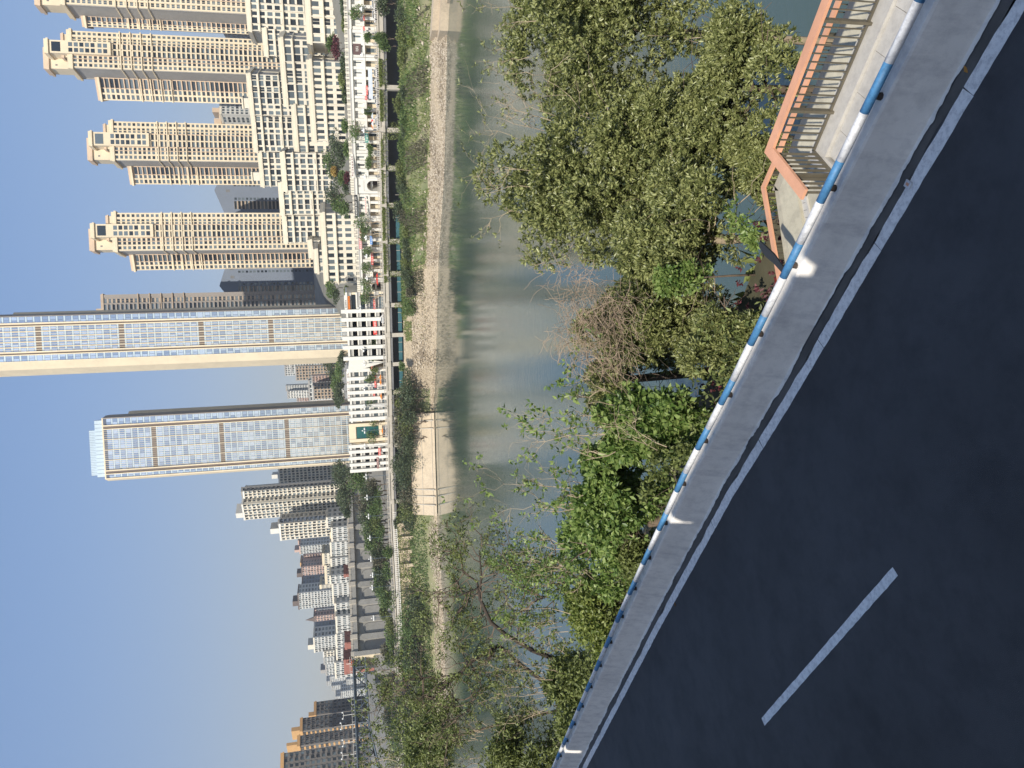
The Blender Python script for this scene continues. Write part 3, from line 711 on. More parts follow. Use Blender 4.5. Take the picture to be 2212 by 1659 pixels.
white('pale white house with tall window bays tucked right under the tallest whole cream tower', 565, 62, 120, 378, 4, 24, .4, cw(5, (1, 3), .02, 5), 3.6, gable=False)
white('white house with glazed bays standing left below the tallest whole cream tower', 531, 160, 248, 402, 4, 28, .55, cw(7, (2, 3, 5), .014, 6), 3.4, attic=3)
white('white balcony house left of the tallest whole cream tower, with a brown seam wall', 541, 250, 327, 420, 4, 28, .45, cw(6, (1, 2, 4), .016, 7), 3.4)
white('white house with stacked bays at the foot of the middle cream tower', 556, 329, 402, 440, 4, 28, .4, cw(6, (0, 2, 5), .016, 8), 3.4, attic=4)
white('white terrace block with blank plaster panels, behind the trees over the arch', 628, 228, 330, 366, -2, 26, .5, cw(5, (3,), .02, 9), 4.0)
white('wide white balcony house with five floors over the tree clump by the arch', 604, 330, 412, 372, -2, 26, .4, cw(7, (0, 1, 3, 5), .014, 10), 3.6)
white('tall white house left of the tree clump with deep glazed balconies', 600, 396, 464, 386, -2, 24, .35, cw(6, (1, 2, 4), .016, 11), 3.5)
white('narrow white house set in front of the last cream tower, with turquoise panes', 608, 466, 524, 396, -2, 22, .3, cw(5, (0, 1, 3), .018, 12), 3.4)
white('cream-white house of paired windows at the left end of the terraces', 690, 461, 612, 348, -9, 24, .45, cw(11, (), .012, 13), 4.4, maxw=100)
white('small white upper storey block behind the left end house of the terraces', 676, 540, 588, 372, -4, 16, .4, cw(3, (), .03, 14), 4.2, gable=False)
white('white upper house behind the end of the terraces, under the last cream tower', 664, 520, 556, 390, -2, 18, .4, cw(3, (1,), .03, 15), 3.6, gable=False)
# ---- buildings glimpsed behind the terraces
def plain(name, label, pxT, pyR, pyL, y, zb, depth, k, mats, n, fh=3.2, wh=.55, maxw=0, grp=None, bal=(), roof=1.5, cat='building', gl='win', cap=None, side=True):
    b = Bld(name, label, cat, pxT, pyR, pyL, y, zb, depth, k, grp)
    b.core(0); cols = []
    for i in range(n):
        a, c = i/n, (i+1)/n
        cols.append((a+.18/n, c-.12/n, 'b' if i in bal else 'w'))
    b.grid(cols, fh, 0, b.H-roof, wh=wh, gl=gl)
    if side:
        b.grid([(.15, .4, 'w'), (.6, .85, 'w')], fh, 0, b.H-roof, 'R' if (pyR+pyL)/2 > 829 else 'L', wh=wh, gl=gl)
    b.roofline(b.H-roof, roof, .3, 1)
    if cap:
        for (f0, f1, h) in cap: b.core(1, f0*b.W, f1*b.W, b.H, b.H+h, 1, depth*.7)
    if maxw: return b.done(list(mats), maxw)
    for gl_, cs in b.cells.items():                          # windows too small to show: in the wall mesh
        k_ = 2
        for T, a, c, z0, z1, y0 in cs: b.wall.T = T; b.wall.box(a, c, y0-.05, y0-.01, z0, z1, k_)
    b.wall.T = None
    b.wall.build('wall', list(mats)[:2]+['win'], b.root)
    return b.root
plain('office_block', 'white office block with roof garden, right of the tallest whole cream tower', 484, 29, 75, 560, 8, 24, .2, ('farwhite', 'white'), 7, 3.4, cap=[(.1, .3, 2), (.7, .9, 3)], maxw=60)
plain('office_block', 'pale office block with a regular window grid, left of the tallest whole cream tower', 474, 196, 246, 600, 8, 24, -.3, ('farwhite', 'white'), 9, 3.3, maxw=80)
plain('apartment_block', 'ochre apartment block with stepped roof, right of the middle cream tower', 472, 232, 270, 620, 8, 20, 0, ('orange', 'peach'), 6, 3.2, cap=[(.05, .4, 4), (.75, 1, 5)], maxw=60)

# ================================================================== PROMENADE, VIADUCT, STREET FRONT
def dkpt(py, off=0.0, px=825):
    d = ray(px, py); e = d.x/d.y; x = e*300
    for _ in range(60): x = .6*x+.4*e*(dk(x)+off)
    return x, dk(x)+off
def kslope(x): return -(dk(x+8)-dk(x-8))/16           # k: the wall recedes to the left
glyph_rnd = random.Random(5)
def glyphs(mb, x0, x1, z0, z1, n, y, m=0, dots=False):
    """n small characters made of strokes, as far as the lettering can be made out"""
    cwid = (x1-x0)/n; h = z1-z0
    for i in range(n):
        a = x0+cwid*(i+.12); b = x0+cwid*(i+.88); t = min(.13*h, .2*(b-a)); r = glyph_rnd
        for q in sorted(r.sample([.0, .2, .42, .64, .86], 3)): mb.box(a+r.uniform(0, .2)*(b-a), b-r.uniform(0, .2)*(b-a), y-.03, y, z0+q*h, z0+q*h+t, m)
        for q in r.sample([.02, .3, .5, .8], 2): mb.box(a+q*(b-a), a+q*(b-a)+t, y-.034, y-.002, z0+r.uniform(0, .2)*h, z1-r.uniform(0, .2)*h, m)
def sign(label, pxT, pxB, pyR, pyL, y, m, gm, n, k=0, grp=None, name='shop_sign', gh=(.2, .8), gx=(.05, .95), word=None, round_=None, cat='sign'):
    b = Bld(name, label, cat, pxT, pyR, pyL, y, 0, .4, k, grp)
    zt = b.top; zb_ = at(pxB, pyR, y).z; b.root.location.z = zb_; W, H = b.W, zt-zb_
    q = MB(); q.box(0, W, -.15, .15, 0, H); q.build('board', [m], b.root)
    q = MB(); 
    if n: glyphs(q, W*gx[0], W*gx[1], H*gh[0], H*gh[1], n, -.155)
    if round_: q.tube([(W*round_, -.15, H*.5), (W*round_, -.2, H*.5)], H*.3, 14)
    if q.v: q.build('lettering', [gm], b.root)
    if word:
        cu = bpy.data.curves.new('lettering', 'FONT'); cu.body = word[0]; cu.size = H*.75; cu.extrude = .02; cu.materials.append(M[gm])
        tmp = bpy.data.objects.new('lettering', cu); COL.objects.link(tmp); bpy.context.view_layer.update()
        me = bpy.data.meshes.new_from_object(tmp.evaluated_get(bpy.context.evaluated_depsgraph_get())); bpy.data.objects.remove(tmp)
        o = link('initials', me, b.root, (W*word[1], -.18, H*.22)); o.rotation_euler = (math.pi/2, 0, 0)
    return b
# deck edge with its parapet, railing and planting, in one run; piers and bays are things of their own
dkx = [x for x in range(-420, 401, 12)]
def sweep(mb, xs_, prof_, m=0, fn=dk):
    rows = [(x, fn(x)+o, z) for x in xs_ for o, z in prof_]; n = len(prof_)
    mb.add(rows, [(a*n+b, (a+1)*n+b, (a+1)*n+(b+1) % n, a*n+(b+1) % n) for a in range(len(xs_)-1) for b in range(n)], m)
vd = root('promenade_viaduct', (0, 323, ZD), 'pale concrete promenade deck carried on columns along the far bank', 'viaduct')
mb = MB(); sweep(mb, dkx, [(0, -17.0), (0, -15.5), (-.5, -15.4), (-.5, -15.0), (14, -15.0), (14, -17.0)]); ch(mb.build('deck', ['viad'], vd))
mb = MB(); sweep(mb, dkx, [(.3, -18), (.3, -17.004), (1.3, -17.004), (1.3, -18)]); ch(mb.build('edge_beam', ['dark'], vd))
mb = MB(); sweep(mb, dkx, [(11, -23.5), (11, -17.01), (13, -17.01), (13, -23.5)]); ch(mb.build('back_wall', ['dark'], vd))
tf = root('mesh_fence', (0, 326, -22), 'low teal mesh fence running beneath the promenade deck', 'fence')
tx = [x for x in dkx if -90 < x < 84]
mb = MB(); sweep(mb, tx, [(4, -22.2), (4, -20.7), (4.15, -20.7), (4.15, -22.2)]); ch(mb.build('mesh', ['tealfence'], tf))
mb = MB()
for x in np.arange(-88, 84, 4.0): mb.box(x-.08, x+.08, dk(x)+3.85, dk(x)+3.99, -22.2, -20.5)
ch(mb.build('posts', ['viad'], tf)); tf.children[-1]['kind'] = 'stuff'
# railing along the edge of the promenade
for i, (xa, xb) in enumerate([(-200, -90), (-90, -40), (-40, 0), (0, 40), (40, 80), (80, 140)]):
    pos = ['left of the podium buildings', 'below the green glass pavilion', 'in front of the second white podium', 'in front of the white grid podium', 'in front of the pink banner shops', 'in front of the white colonnade']
    r = root('promenade_railing', (xa, dk(xa)-.3, -15), 'pale baluster railing on the deck edge '+pos[i], 'railing', 'railings on the promenade edge')
    X_ = np.arange(xa, xb, 3.0); mb = MB()
    sweep(mb, list(X_)+[xb], [(-.35, -14.05), (-.35, -13.9), (-.15, -13.9), (-.15, -14.05)]); ch(mb.build('top_rail', ['viad'], r))
    mb = MB()
    for x in X_: mb.box(x-.17, x+.17, dk(x)-.46, dk(x)-.06, -15, -13.8)
    tag(ch(mb.build('posts', ['viad'], r)), kind='stuff'); mb = MB()
    for x in np.arange(xa+.6, xb, .6): mb.box(x-.09, x+.09, dk(x)-.31, dk(x)-.19, -15, -14.05)
    tag(ch(mb.build('balusters', ['stone'], r)), kind='stuff')
def fol(name, P, L, W, m, parent=None, kind=None, D=None, out=.8, up=.3, ctr=None):
    P = np.asarray(P, float)
    if D is None:
        D = NR.normal(size=P.shape)
        if ctr is not None: D = D*.6+(P-np.array(ctr))/max(1e-6, np.abs(P-np.array(ctr)).mean())*out*.4
        D[:, 2] += up
    V, F = leaves(P, D, L*NR.uniform(.6, 1.3, len(P)), W*NR.uniform(.7, 1.3, len(P)), .15)
    o = link(name, npmesh(name, V, F, [m]), parent)
    return tag(o, kind=kind) if kind else o
cols = [(190, 'bare pale', 0), (282, 'ivy-smothered', 2), (364, 'thin part-vined', .5), (444, 'bright vine-covered', 1), (522, 'lime vine-covered', 1), (592, 'slender vine-wrapped', 1), (660, 'pale column half in vines', .6),
        (725, 'long bare', 0), (788, 'bare weathered', 0), (849, 'narrow vine-wrapped', 1), (905, 'shaded bare', 0), (963, 'square-headed bare', 0), (1017, 'stubby bare', 0), (1085, 'leafy', .5)]
cdesc = ['under the white colonnade with the awnings', 'hanging like a green curtain', 'right of the arched gate', 'left of the arched gate', 'under the pink banner shops', 'below the red tables', 'at the seam of terraces and white podium',
         'below the orange-red sign', 'left of the column under the orange-red sign', 'at the edge of the dark trees', 'hidden behind the dark trees', 'below the left podium', 'where the blue-white railing begins', 'left of the last podium']
for i, (py, ds, v) in enumerate(cols):
    x, y = dkpt(py, .9); zb_ = bank_z(.93)-1.2
    r = root('viaduct_column', (x, y-.2, zb_), ds+' column '+cdesc[i], 'column', 'columns carrying the promenade')
    q = MB(); q.box(-.8, .8, -.7, .7, 0, -17.02-zb_); q.build('shaft', ['viad'], r)
    q = MB(); q.box(-1.2, 1.2, -1.6, 1, -17.0-zb_, -16.2-zb_); q.box(-.9, .9, -1.35, 1, -16.19-zb_, -15.0-zb_); q.build('capital', ['viad'], r)
    if v:
        H = 17-abs(zb_) if False else (-16-zb_); n = int(900*min(v, 1)); wv = 1.0 if v <= 1 else 3.2
        P = np.stack([NR.uniform(-wv, wv, n), NR.uniform(-1.1, 1, n)*1.0, H-NR.uniform(0, 1, n)**1.1*H*(1 if v >= 1 else .75)], 1)
        if v == .6: P[:, 2] = NR.uniform(0, H*.6, n)
        fol('vine', P, .45, .4, 'lime' if v != 2 else 'olive', r)
for i, (a, b, m) in enumerate([(128, 190, 'lime'), (195, 262, 'lime'), (300, 440, 'lime'), (446, 520, 'lime'), (524, 610, 'lime')]):
    P = []
    for _ in range(1100):
        x, y = dkpt(random.uniform(a, b), -.65); h = abs(random.gauss(0, .55)) if random.random() > .15 else random.uniform(0, 2.6)
        P.append((x, y+random.uniform(-.3, .2), -15.3-h))
    r = fol('hanging_vine', P, .42, .34, m); tag(r, 'lime green creeper hanging over the deck edge, '+['right of the bare pale column', 'left of the bare pale column', 'either side of the arch', 'between the first two lime columns', 'ending left at the red tables'][i], 'creeper', 'creepers on the deck edge')

# ---- white colonnade: a row of two-storey shop houses
def colonnade(label, pyR, pyL, pxT, arch=False, n=3, off=8.5):
    x, y = dkpt(pyR, off)
    b = Bld('shop_house', label, 'shop house', pxT, pyR, pyL, y, -15.0, 14, kslope(x), 'white shop houses along the promenade')
    W, H = b.W, b.H
    if arch:
        b.core(0, 0, W, H*.62, H, 0, 8); b.core(0, 0, W*.16, 0, H*.62, 0, 8); b.core(0, W*.84, W, 0, H*.62, 0, 8)
        seg = 12; c = W/2; R = W*.33; zc_ = H*.3
        pts = [(c+R*math.cos(math.pi*i/seg), zc_+R*math.sin(math.pi*i/seg)) for i in range(seg+1)]
        for i in range(seg):
            (xa, za), (xb, zb2) = pts[i], pts[i+1]; b.wall.hexa([(xb, .2, zb2), (xa, .2, za), (xa, 7.8, za), (xb, 7.8, zb2), (xb, .2, H*.63), (xa, .2, H*.63), (xa, 7.8, H*.63), (xb, 7.8, H*.63)], 0)
        b.wall.box(W*.12, W*.88, 7.9, 8.2, 0, H*.63, 3); b.wall.box(W*.16, W*.84, 3, 3.5, H*.26, H*.34, 0)
        b.wall.tube([(W/2, -.1, H*.8), (W/2, .0, H*.8)], .5, 10, 2)
    else:
        b.core(1, 0, W, 0, H*.50, 2.2, 14); b.core(0, 0, W, H*.50, H, .9, 14)
        for i in range(n+1):
            xc = W*i/n; xc = min(max(xc, .5), W-.5); b.wall.box(xc-.5, xc+.5, -.3, .897, 0, H*.9, 0)
        for i in range(n):
            xa, xb = W*i/n+1.2, W*(i+1)/n-1.2
            b.cells.setdefault('win', []).append((Matrix.Identity(4), xa+.3, xb-.3, .2, H*.36, 2.2))
            b.cells['win'].append((Matrix.Identity(4), xa+.7, xb-.7, H*.56, H*.80, .9))
            b.wall.box(xa, xb, .2, .897, H*.5, H*.545, 0)
        b.wall.box(-.0, W, -.5, .897, H*.42, H*.499, 0)
    b.wall.box(-.2, W+.2, -.8, 3, H*.88, H*.95, 0); b.wall.box(-.1, W+.1, -.5, 3, H*.951, H, 2)
    q = MB()
    q.box(0, W, -.4, -.1, H+1.0, H+1.15)
    for i in range(int(W/.5)): q.box(i*.5, i*.5+.2, -.35, -.15, H, H+1.0)
    for i in range(n*2+1): xc = W*i/(n*2); q.box(xc-.3, xc+.3, -.45, -.05, H, H+1.3)
    q.build('roof_balustrade', ['white'], b.root)
    return b.done(['pure', 'cream', 'grey', 'signbrown'], 20)
colonnade('white two-storey shop house at the right frame edge, right of the brown diamond sign', -40, 62, 748, n=4)
colonnade('white shop house bearing the brown diamond sign on its upper floor', 63, 122, 751, n=2)
colonnade('white shop house with three bays over the pale blue awning', 123, 212, 753, n=4)
colonnade('white shop house left of the pale blue awning, beside the street trees', 213, 280, 757, n=3)
colonnade('white shop house half hidden by street trees, above the teal sign', 281, 330, 759, n=2)
colonnade('white shop house bearing the long sign with dark red characters', 331, 384, 761, n=3)
colonnade('white gatehouse with a large round arch and a roof vase', 385, 418, 764, True, off=7.5)
colonnade('white shop house with the long black sign on its upper floor', 419, 472, 768, n=3)
colonnade('white shop house behind feathery trees, right of the pink banners', 473, 540, 772, n=3)
colonnade('white shop house at the pink banners, behind thin street trees', 541, 606, 775, n=3)
colonnade('small white gatehouse with a round arch between the terraces and the grid podium', 607, 634, 778, True, off=7.5)
sign('brown diamond shaped sign with pale characters between brackets on the colonnade', 762, 779, 94, 118, dkpt(100, 7.6)[1], 'signbrown', 'pure', 4, .45, gx=(.3, .8), gh=(.3, .7))
sign('long white fascia with dark red characters and a yellow disc, right of the arch', 757, 763, 333, 384, dkpt(333, 7.4)[1], 'pure', 'rustred', 8, .4)
sign('black fascia reading SPA at its right end, left of the arch', 765, 771, 421, 470, dkpt(421, 7.4)[1], 'black', 'pure', 9, .4, gx=(.06, .72), word=('SPA', .78))
sign('white strip sign with small orange red characters below the black fascia', 787, 791, 424, 466, dkpt(424, 7.4)[1], 'pure', 'red', 9, .4)
sign('teal shop sign under the street trees left of the white shop house', 788, 795, 283, 308, dkpt(283, 6.5)[1], 'signteal', 'pure', 4, .4)
sign('bright blue shop sign below the pink banners', 799, 804, 510, 528, dkpt(510, 5)[1], 'signblue', 'pure', 3, .3)
sign('long red shop front banner left of the blue sign', 801, 806, 545, 572, dkpt(545, 5)[1], 'red', 'pure', 5, .3)
sign('red shop strip left of the pale blue awning', 790, 794, 185, 205, dkpt(185, 6.3)[1], 'red', 'pure', 5, .4)
sign('red shop strip further left, beside the row of black dots', 788, 793, 207, 216, dkpt(207, 6.3)[1], 'red', 'pure', 2, .4)
sign('red shop board at the right frame edge', 784, 788, 34, 44, dkpt(34, 6.3)[1], 'red', 'pure', 2, .4)
sign('red shop board right of the lamp by the brown sign', 784, 788, 57, 66, dkpt(57, 6.3)[1], 'red', 'pure', 2, .4)
for l, pyR, pyL, pxT, pxB in [('upper pink banner hanging among street trees', 492, 510, 776, 781), ('lower longer pink banner left of the upper one', 514, 538, 775, 781)]:
    sign(l, pxT, pxB, pyR, pyL, dkpt(pyR, 6.9)[1], 'pinkcloth', 'pure', 5, .35, grp='pink banners', name='banner', cat='banner')
x, y = dkpt(150, 3.5); b = Bld('awning', 'long pale blue sloping awning over the terrace, below the colonnade', 'awning', 794, 148, 214, y, -15, 4, .45, H=2.6)
q = MB(); q.hexa([(0, -1.5, 2.1), (b.W, -1.5, 2.1), (b.W, 3, 3.3), (0, 3, 3.3), (0, -1.5, 2.16), (b.W, -1.5, 2.16), (b.W, 3, 3.36), (0, 3, 3.36)]); q.build('cloth', ['awning'], b.root)
q = MB()
for i in range(7): q.box(b.W*i/6-.05, b.W*i/6+.05, -1.45, -1.35, 0, 2.1)
q.build('posts', ['pure'], b.root); tag(b.root.children[-1], kind='stuff')

# ---- white grid podiums
def podium(label, pyR, pyL, pxT, fins_py, floors, off=7, extra=0, y=None, sgn=None):
    x, y0 = dkpt(pyR, off); y = y or y0
    k = kslope(x)*.6
    b = Bld('podium_building', label, 'podium building', pxT, pyR, pyL, y, -15.0, 30, k, 'white grid podiums')
    W, H = b.W, b.H; fh = H/floors
    fr = []
    for p in fins_py:
        d = ray(pxT, p); e = d.x/d.y; lo = b.root.location; ang = b.root.rotation_euler.z; ca, sa = math.cos(ang), math.sin(ang)
        t = (e*lo.y-lo.x)/(ca-e*sa); fr.append(t)
    b.core(1, 0, W, 0, H, 0, 30)
    for i in range(floors):
        z = i*fh
        b.wall.box(0, W, -.5, -.003, z+fh*.86, z+fh, 0); b.wall.box(0, W, -.35, -.003, z+fh*.52, z+fh*.58, 0)
        b.wall.box(0, W, -.2, -.003, z+fh*.585, z+fh*.855, 2)
        ed = [0]+fr+[W]
        for a, c in zip(ed[:-1], ed[1:]):
            if c-a > 1.5: b.cells.setdefault('win', []).append((Matrix.Identity(4), a+.9, c-.9, z+.1, z+fh*.5, 0))
    for t in fr: b.wall.box(t-.75, t+.75, -1.6, -.003, 0, H+extra, 0)
    b.wall.box(-.1, W+.1, -.9, 30, H-.3, H+.5, 0)
    return b.done(['pure', 'cream', 'grey'], 100)
podium('white grid building of tall piers with four glazed floors under the tallest tower', 632, 777, 748, (672, 690, 711, 730, 750, 774), 4, extra=2.5)
podium('white grid building with closely spaced piers and roof lettering between the two glass towers', 796, 912, 755, (799, 817, 832, 847, 861, 877, 890, 905), 4, extra=1.2)
podium('short white grid building at the left end below the pale glass tower', 958, 1017, 758, (962, 974, 988, 1002, 1015), 4, extra=1)
x, y = dkpt(918, 8); b = Bld('glass_pavilion', 'podium block with one big dark green glass wall in a cream frame', 'podium building', 753, 916, 956, y, -15, 26, .05)
b.core(0); b.wall.box(1.2, b.W-1.2, -.1, 0, b.H*.22, b.H*.80, 1); b.wall.box(0, 1.4, -.9, -.003, 0, b.H, 0); b.wall.box(b.W-1.4, b.W, -.9, -.003, 0, b.H, 0); b.wall.box(0, b.W, -.6, -.003, b.H*.82, b.H, 0); b.wall.box(0, b.W, -.6, -.003, b.H*.13, b.H*.2, 0)
for i in range(1, 5): b.wall.box(1.2, b.W-1.2, -.16, -.1, b.H*(.22+.116*i), b.H*(.22+.116*i)+.12, 2)
b.wall.box(1.4, b.W-1.4, -.1, 0, 0, b.H*.12, 3); b.done(['cream', 'teal', 'mullion', 'dark'])
x, y = dkpt(785, 4); r = root('slanted_fin', (x, y, -15), 'white slanted sail-like fin between the two grid podiums', 'fin wall')
zt = at(750, 785, y).z+15
q = MB(); q.hexa([(-1.0, 0, 6), (.6, 0, 0), (.6, 4, 0), (-1.0, 4, 6), (-3.6, 0, zt), (3.0, 0, zt-1), (3.0, 4, zt-1), (-3.6, 4, zt)]); q.build('panel', ['pure'], r)
sign('orange red sign board with a round white emblem on the grid podium piers', 805, 813, 686, 723, dkpt(686, 4.5)[1], 'red', 'pure', 9, .2, gx=(.1, .85), round_=.93)
sign('white roof board with dark characters at the right of the grid podium', 743, 749, 638, 678, dkpt(638, 6)[1], 'pure', 'black', 6, .2, gx=(.3, .75))
sign('orange strip sign with dark characters under the white roof board', 751, 755, 640, 671, dkpt(640, 5.6)[1], 'orangecloth', 'rustred', 12, .2)
sign('row of dark roof letters on the closely spaced podium', 748, 753.5, 803, 866, dkpt(803, 6)[1], 'pure', 'rustred', 10, .2)
sign('crimson vertical-pier banner with round white characters on the left podium', 813, 817.5, 984, 1012, dkpt(984, 4.6)[1], 'rustred', 'pure', 8, .1)
sign('red awning strip right of the crimson banner, with a white fascia', 817, 822, 968, 984, dkpt(968, 4.6)[1], 'red', 'pure', 5, .1)
sign('red roof board behind the left podium', 757, 761, 963, 968, dkpt(963, 6)[1], 'red', 'pure', 2, .1)
for i, (pyR, pyL, px0, l) in enumerate([(783, 797, 801, 'red shop strip at the right end of the closely spaced podium'), (812, 838, 808, 'red and orange shop strip under the third pier bay'), (846, 858, 806, 'red shop strip near the middle of the closely spaced podium'), (730, 746, 808, 'orange strip sign on the pier left of the emblem sign'), (645, 668, 806, 'thin red strip sign on the right bay of the grid podium')]):
    sign(l, px0, px0+4, pyR, pyL, dkpt(pyR, 4.8)[1], 'red', 'pure', 4, .2)
# inflatable orange arches, parasols and tables
def parasol(py, off, m, label, grp):
    x, y = dkpt(py, off); r = root('parasol', (x, y, -15), label, 'parasol', grp)
    q = MB(); q.box(-.04, .04, -.04, .04, 0, 2.3); q.build('pole', ['pure'], r)
    q = MB(); n = 8; q.add([(1.5*math.cos(2*math.pi*i/n), 1.5*math.sin(2*math.pi*i/n), 2.2) for i in range(n)]+[(0, 0, 2.85)], [(i, (i+1) % n, n) for i in range(n)]); q.build('canopy', [m], r)
pd = [(252, 3, 'awning', 'pale parasol right of the white parked car'), (262, 3.4, 'red', 'red parasol beside the pale parasols'), (268, 2.6, 'carw', 'white parasol over the red tables'), (272, 4, 'orangecloth', 'orange parasol near the teal sign'),
      (596, 3, 'red', 'red parasol right of the small arch'), (603, 3.4, 'red', 'red parasol nearest the small arch'), (609, 2.6, 'red', 'small red parasol at the kerb'), (815, 3, 'orangecloth', 'orange parasol under the third pier bay'), (826, 3, 'orangecloth', 'orange parasol left of the third pier bay'), (856, 3, 'orangecloth', 'orange parasol at the middle of the podium'), (931, -.0, 'orangecloth', 'orange parasol below the green glass wall')]
for p in pd: parasol(*p, 'parasols on the promenade')
# parked cars
def car(py, off, label, m='carw'):
    x, y = dkpt(py, off); ang = math.atan2(dk(x+5)-dk(x-5), 10)
    r = root('parked_car', (x, y, -15), label, 'car', 'cars parked on the promenade', ang)
    q = MB(); q.prism([(-2.3, -.9), (2.3, -.9), (2.3, .9), (-2.3, .9)], .35, .95); pr = [(-1.5, .95), (1.7, .95), (1.1, 1.5), (-.9, 1.5)]
    q.add([(a, s, c) for s in (-.8, .8) for a, c in pr], [(0, 1, 2, 3), (7, 6, 5, 4), (0, 4, 5, 1), (1, 5, 6, 2), (2, 6, 7, 3), (3, 7, 4, 0)]); q.build('body', [m], r)
    q = MB(); q.add([(a, -.815, c) for a, c in [(-1.2, 1.0), (1.4, 1.0), (1.0, 1.42), (-.8, 1.42)]], [(0, 1, 2, 3)]); q.build('window', ['win'], r)
    for s in (-1.4, 1.4): q = MB(); q.tube([(s, -.95, .33), (s, -.75, .33)], .33, 10); q.build('wheel', ['tyre'], r)
for i, (py, l) in enumerate([(10, 'white car at the right frame edge behind the railing'), (33, 'second white car from the right frame edge'), (158, 'white car directly below the pale blue awning'), (182, 'white car at the left end of the pale blue awning'), (216, 'white van-like car beside the row of dots'), (262, 'white car in front of the red and pale parasols'), (690, 'white car below the emblem sign'), (930, 'white car below the green glass pavilion')]): car(py, 1.6, l)
# multi-globe street lamps on the promenade edge
LAMPS = [(22, 782), (70, 781), (120, 780), (241, 782), (283, 783), (382, 786), (513, 788), (553, 789), (600, 790), (664, 774), (753, 781), (783, 783), (837, 783), (877, 783), (928, 783), (962, 783), (1027, 786), (1072, 786), (1113, 792), (1160, 795), (1205, 797), (1240, 801), (1267, 800), (1333, 803)]
LD = ['at the right frame edge', 'right of the brown diamond sign', 'in front of the brown diamond sign', 'left of the pale blue awning', 'over the teal sign', 'right of the arched gate', 'by the upper pink banner', 'left of the pink banners', 'over the red parasols', 'in front of the white grid podium', 'left of the grid podium emblem sign', 'beside the slanted fin', 'before the closely spaced podium', 'near the left piers of that podium', 'in front of the green glass wall', 'right of the left podium', 'at the left end of the podiums',
      'before the dark trees left of the podiums', 'where the curved path starts', 'above the picket railing', 'below the bridge arches', 'in front of the big round-crowned tree', 'left of the round-crowned tree', 'before the last bridge arches']
lamp0 = None
for i, (py, px) in enumerate(LAMPS):
    x, y = dkpt(py, .6); H = at(px, py, y).z+15; H = max(5.5, min(11, H))
    if lamp0 is None or True:
        r = root('street_lamp', (x, y, -15), 'street lamp with a cluster of white globes '+LD[i], 'street lamp', 'globe street lamps')
        if lamp0 is None:
            q = MB(); q.tube([(0, 0, 0), (0, 0, 8.2)], [.11, .06], 6); pole_me = q.mesh('pole', ['steel'])
            q = MB()
            for k in range(6): a = k*math.pi/3; q.tube([(0, 0, 7.3), (.45*math.cos(a), .45*math.sin(a), 7.1), (.8*math.cos(a), .8*math.sin(a), 7.55)], .04, 4)
            arm_me = q.mesh('arm', ['steel']); q = MB(); q.ball((0, 0, 0), .3, 8, 0, 1.15); gl_me = q.mesh('globe', ['globe'], True); lamp0 = True
        s = H/8.6
        po = link('pole', pole_me, r); po.scale = (s, s, s); ar = link('arm', arm_me, r); ar.scale = (s, s, s)
        for k in range(7):
            a = k*math.pi/3; g = link('globe', gl_me, r); g.location = (.8*s*math.cos(a)*(k < 6), .8*s*math.sin(a)*(k < 6), s*(7.9 if k < 6 else 8.6))

# ================================================================== LEFT SIDE: bridge, towers, town
def bridge_pt(py, px, kk): pass
KB = .80                                        # the approach recedes to the right
p0 = at(790, 1416, 364); dirb = Vector((1, KB, 0)).normalized(); nrm = Vector((dirb.y, -dirb.x, 0))
def bpt(py, px=780):                             # along the face of the approach
    d = ray(px, py); e = d.x/d.y; t = (e*p0.y-p0.x)/(dirb.x-e*dirb.y); return t
TB_ = Matrix.Translation((p0.x, p0.y, 0))@Matrix.Rotation(math.atan2(dirb.y, dirb.x), 4, 'Z')   # local x along, y behind
zdk = at(764, 1416, p0.y).z; y2 = (TB_@Vector((bpt(1102), 0, 0))).y; zdk2 = at(753.5, 1102, y2).z
def zd(t): f = t/bpt(1102); return zdk+(zdk2-zdk)*f
br = root('road_bridge', (p0.x, p0.y, -20), 'long grey road bridge with blind arches leading to a steel truss span', 'bridge')
t_end = bpt(1102)+30
mb = MB(); mb.T = TB_
mb.hexa([(a, y_, z+zd(a)) for z in (-2.2, 0) for a, y_ in ((-2, -2), (t_end, -2), (t_end, 16), (-2, 16))]); ch(mb.build('deck', ['oldconc'], br))
mb = MB(); mb.T = TB_; mb.hexa([(a, y_, z+zd(a)) for z in (0.003, 1.0) for a, y_ in ((-2, -2.1), (t_end, -2.1), (t_end, -1.8), (-2, -1.8))])
for t in np.arange(-1, t_end, 3.0): mb.box(t-.2, t+.2, -2.25, -1.7, zd(t), zd(t)+1.15)
ch(mb.build('parapet', ['viad'], br))
caps = [1416, 1379, 1341, 1304, 1265, 1224, 1182, 1140]
ct = [bpt(p) for p in caps]+[t_end-8]
mb = MB(); mb.T = TB_; mp = MB(); mp.T = TB_; ma = MB(); ma.T = TB_
mb.hexa([(a, y_, z) for z_ in (0, 1) for a, y_, z in ((0, 0, -24 if not z_ else zd(0)-2.204), (t_end, 0, -24 if not z_ else zd(t_end)-2.204), (t_end, 14, -24 if not z_ else zd(t_end)-2.204), (0, 14, -24 if not z_ else zd(0)-2.204))])
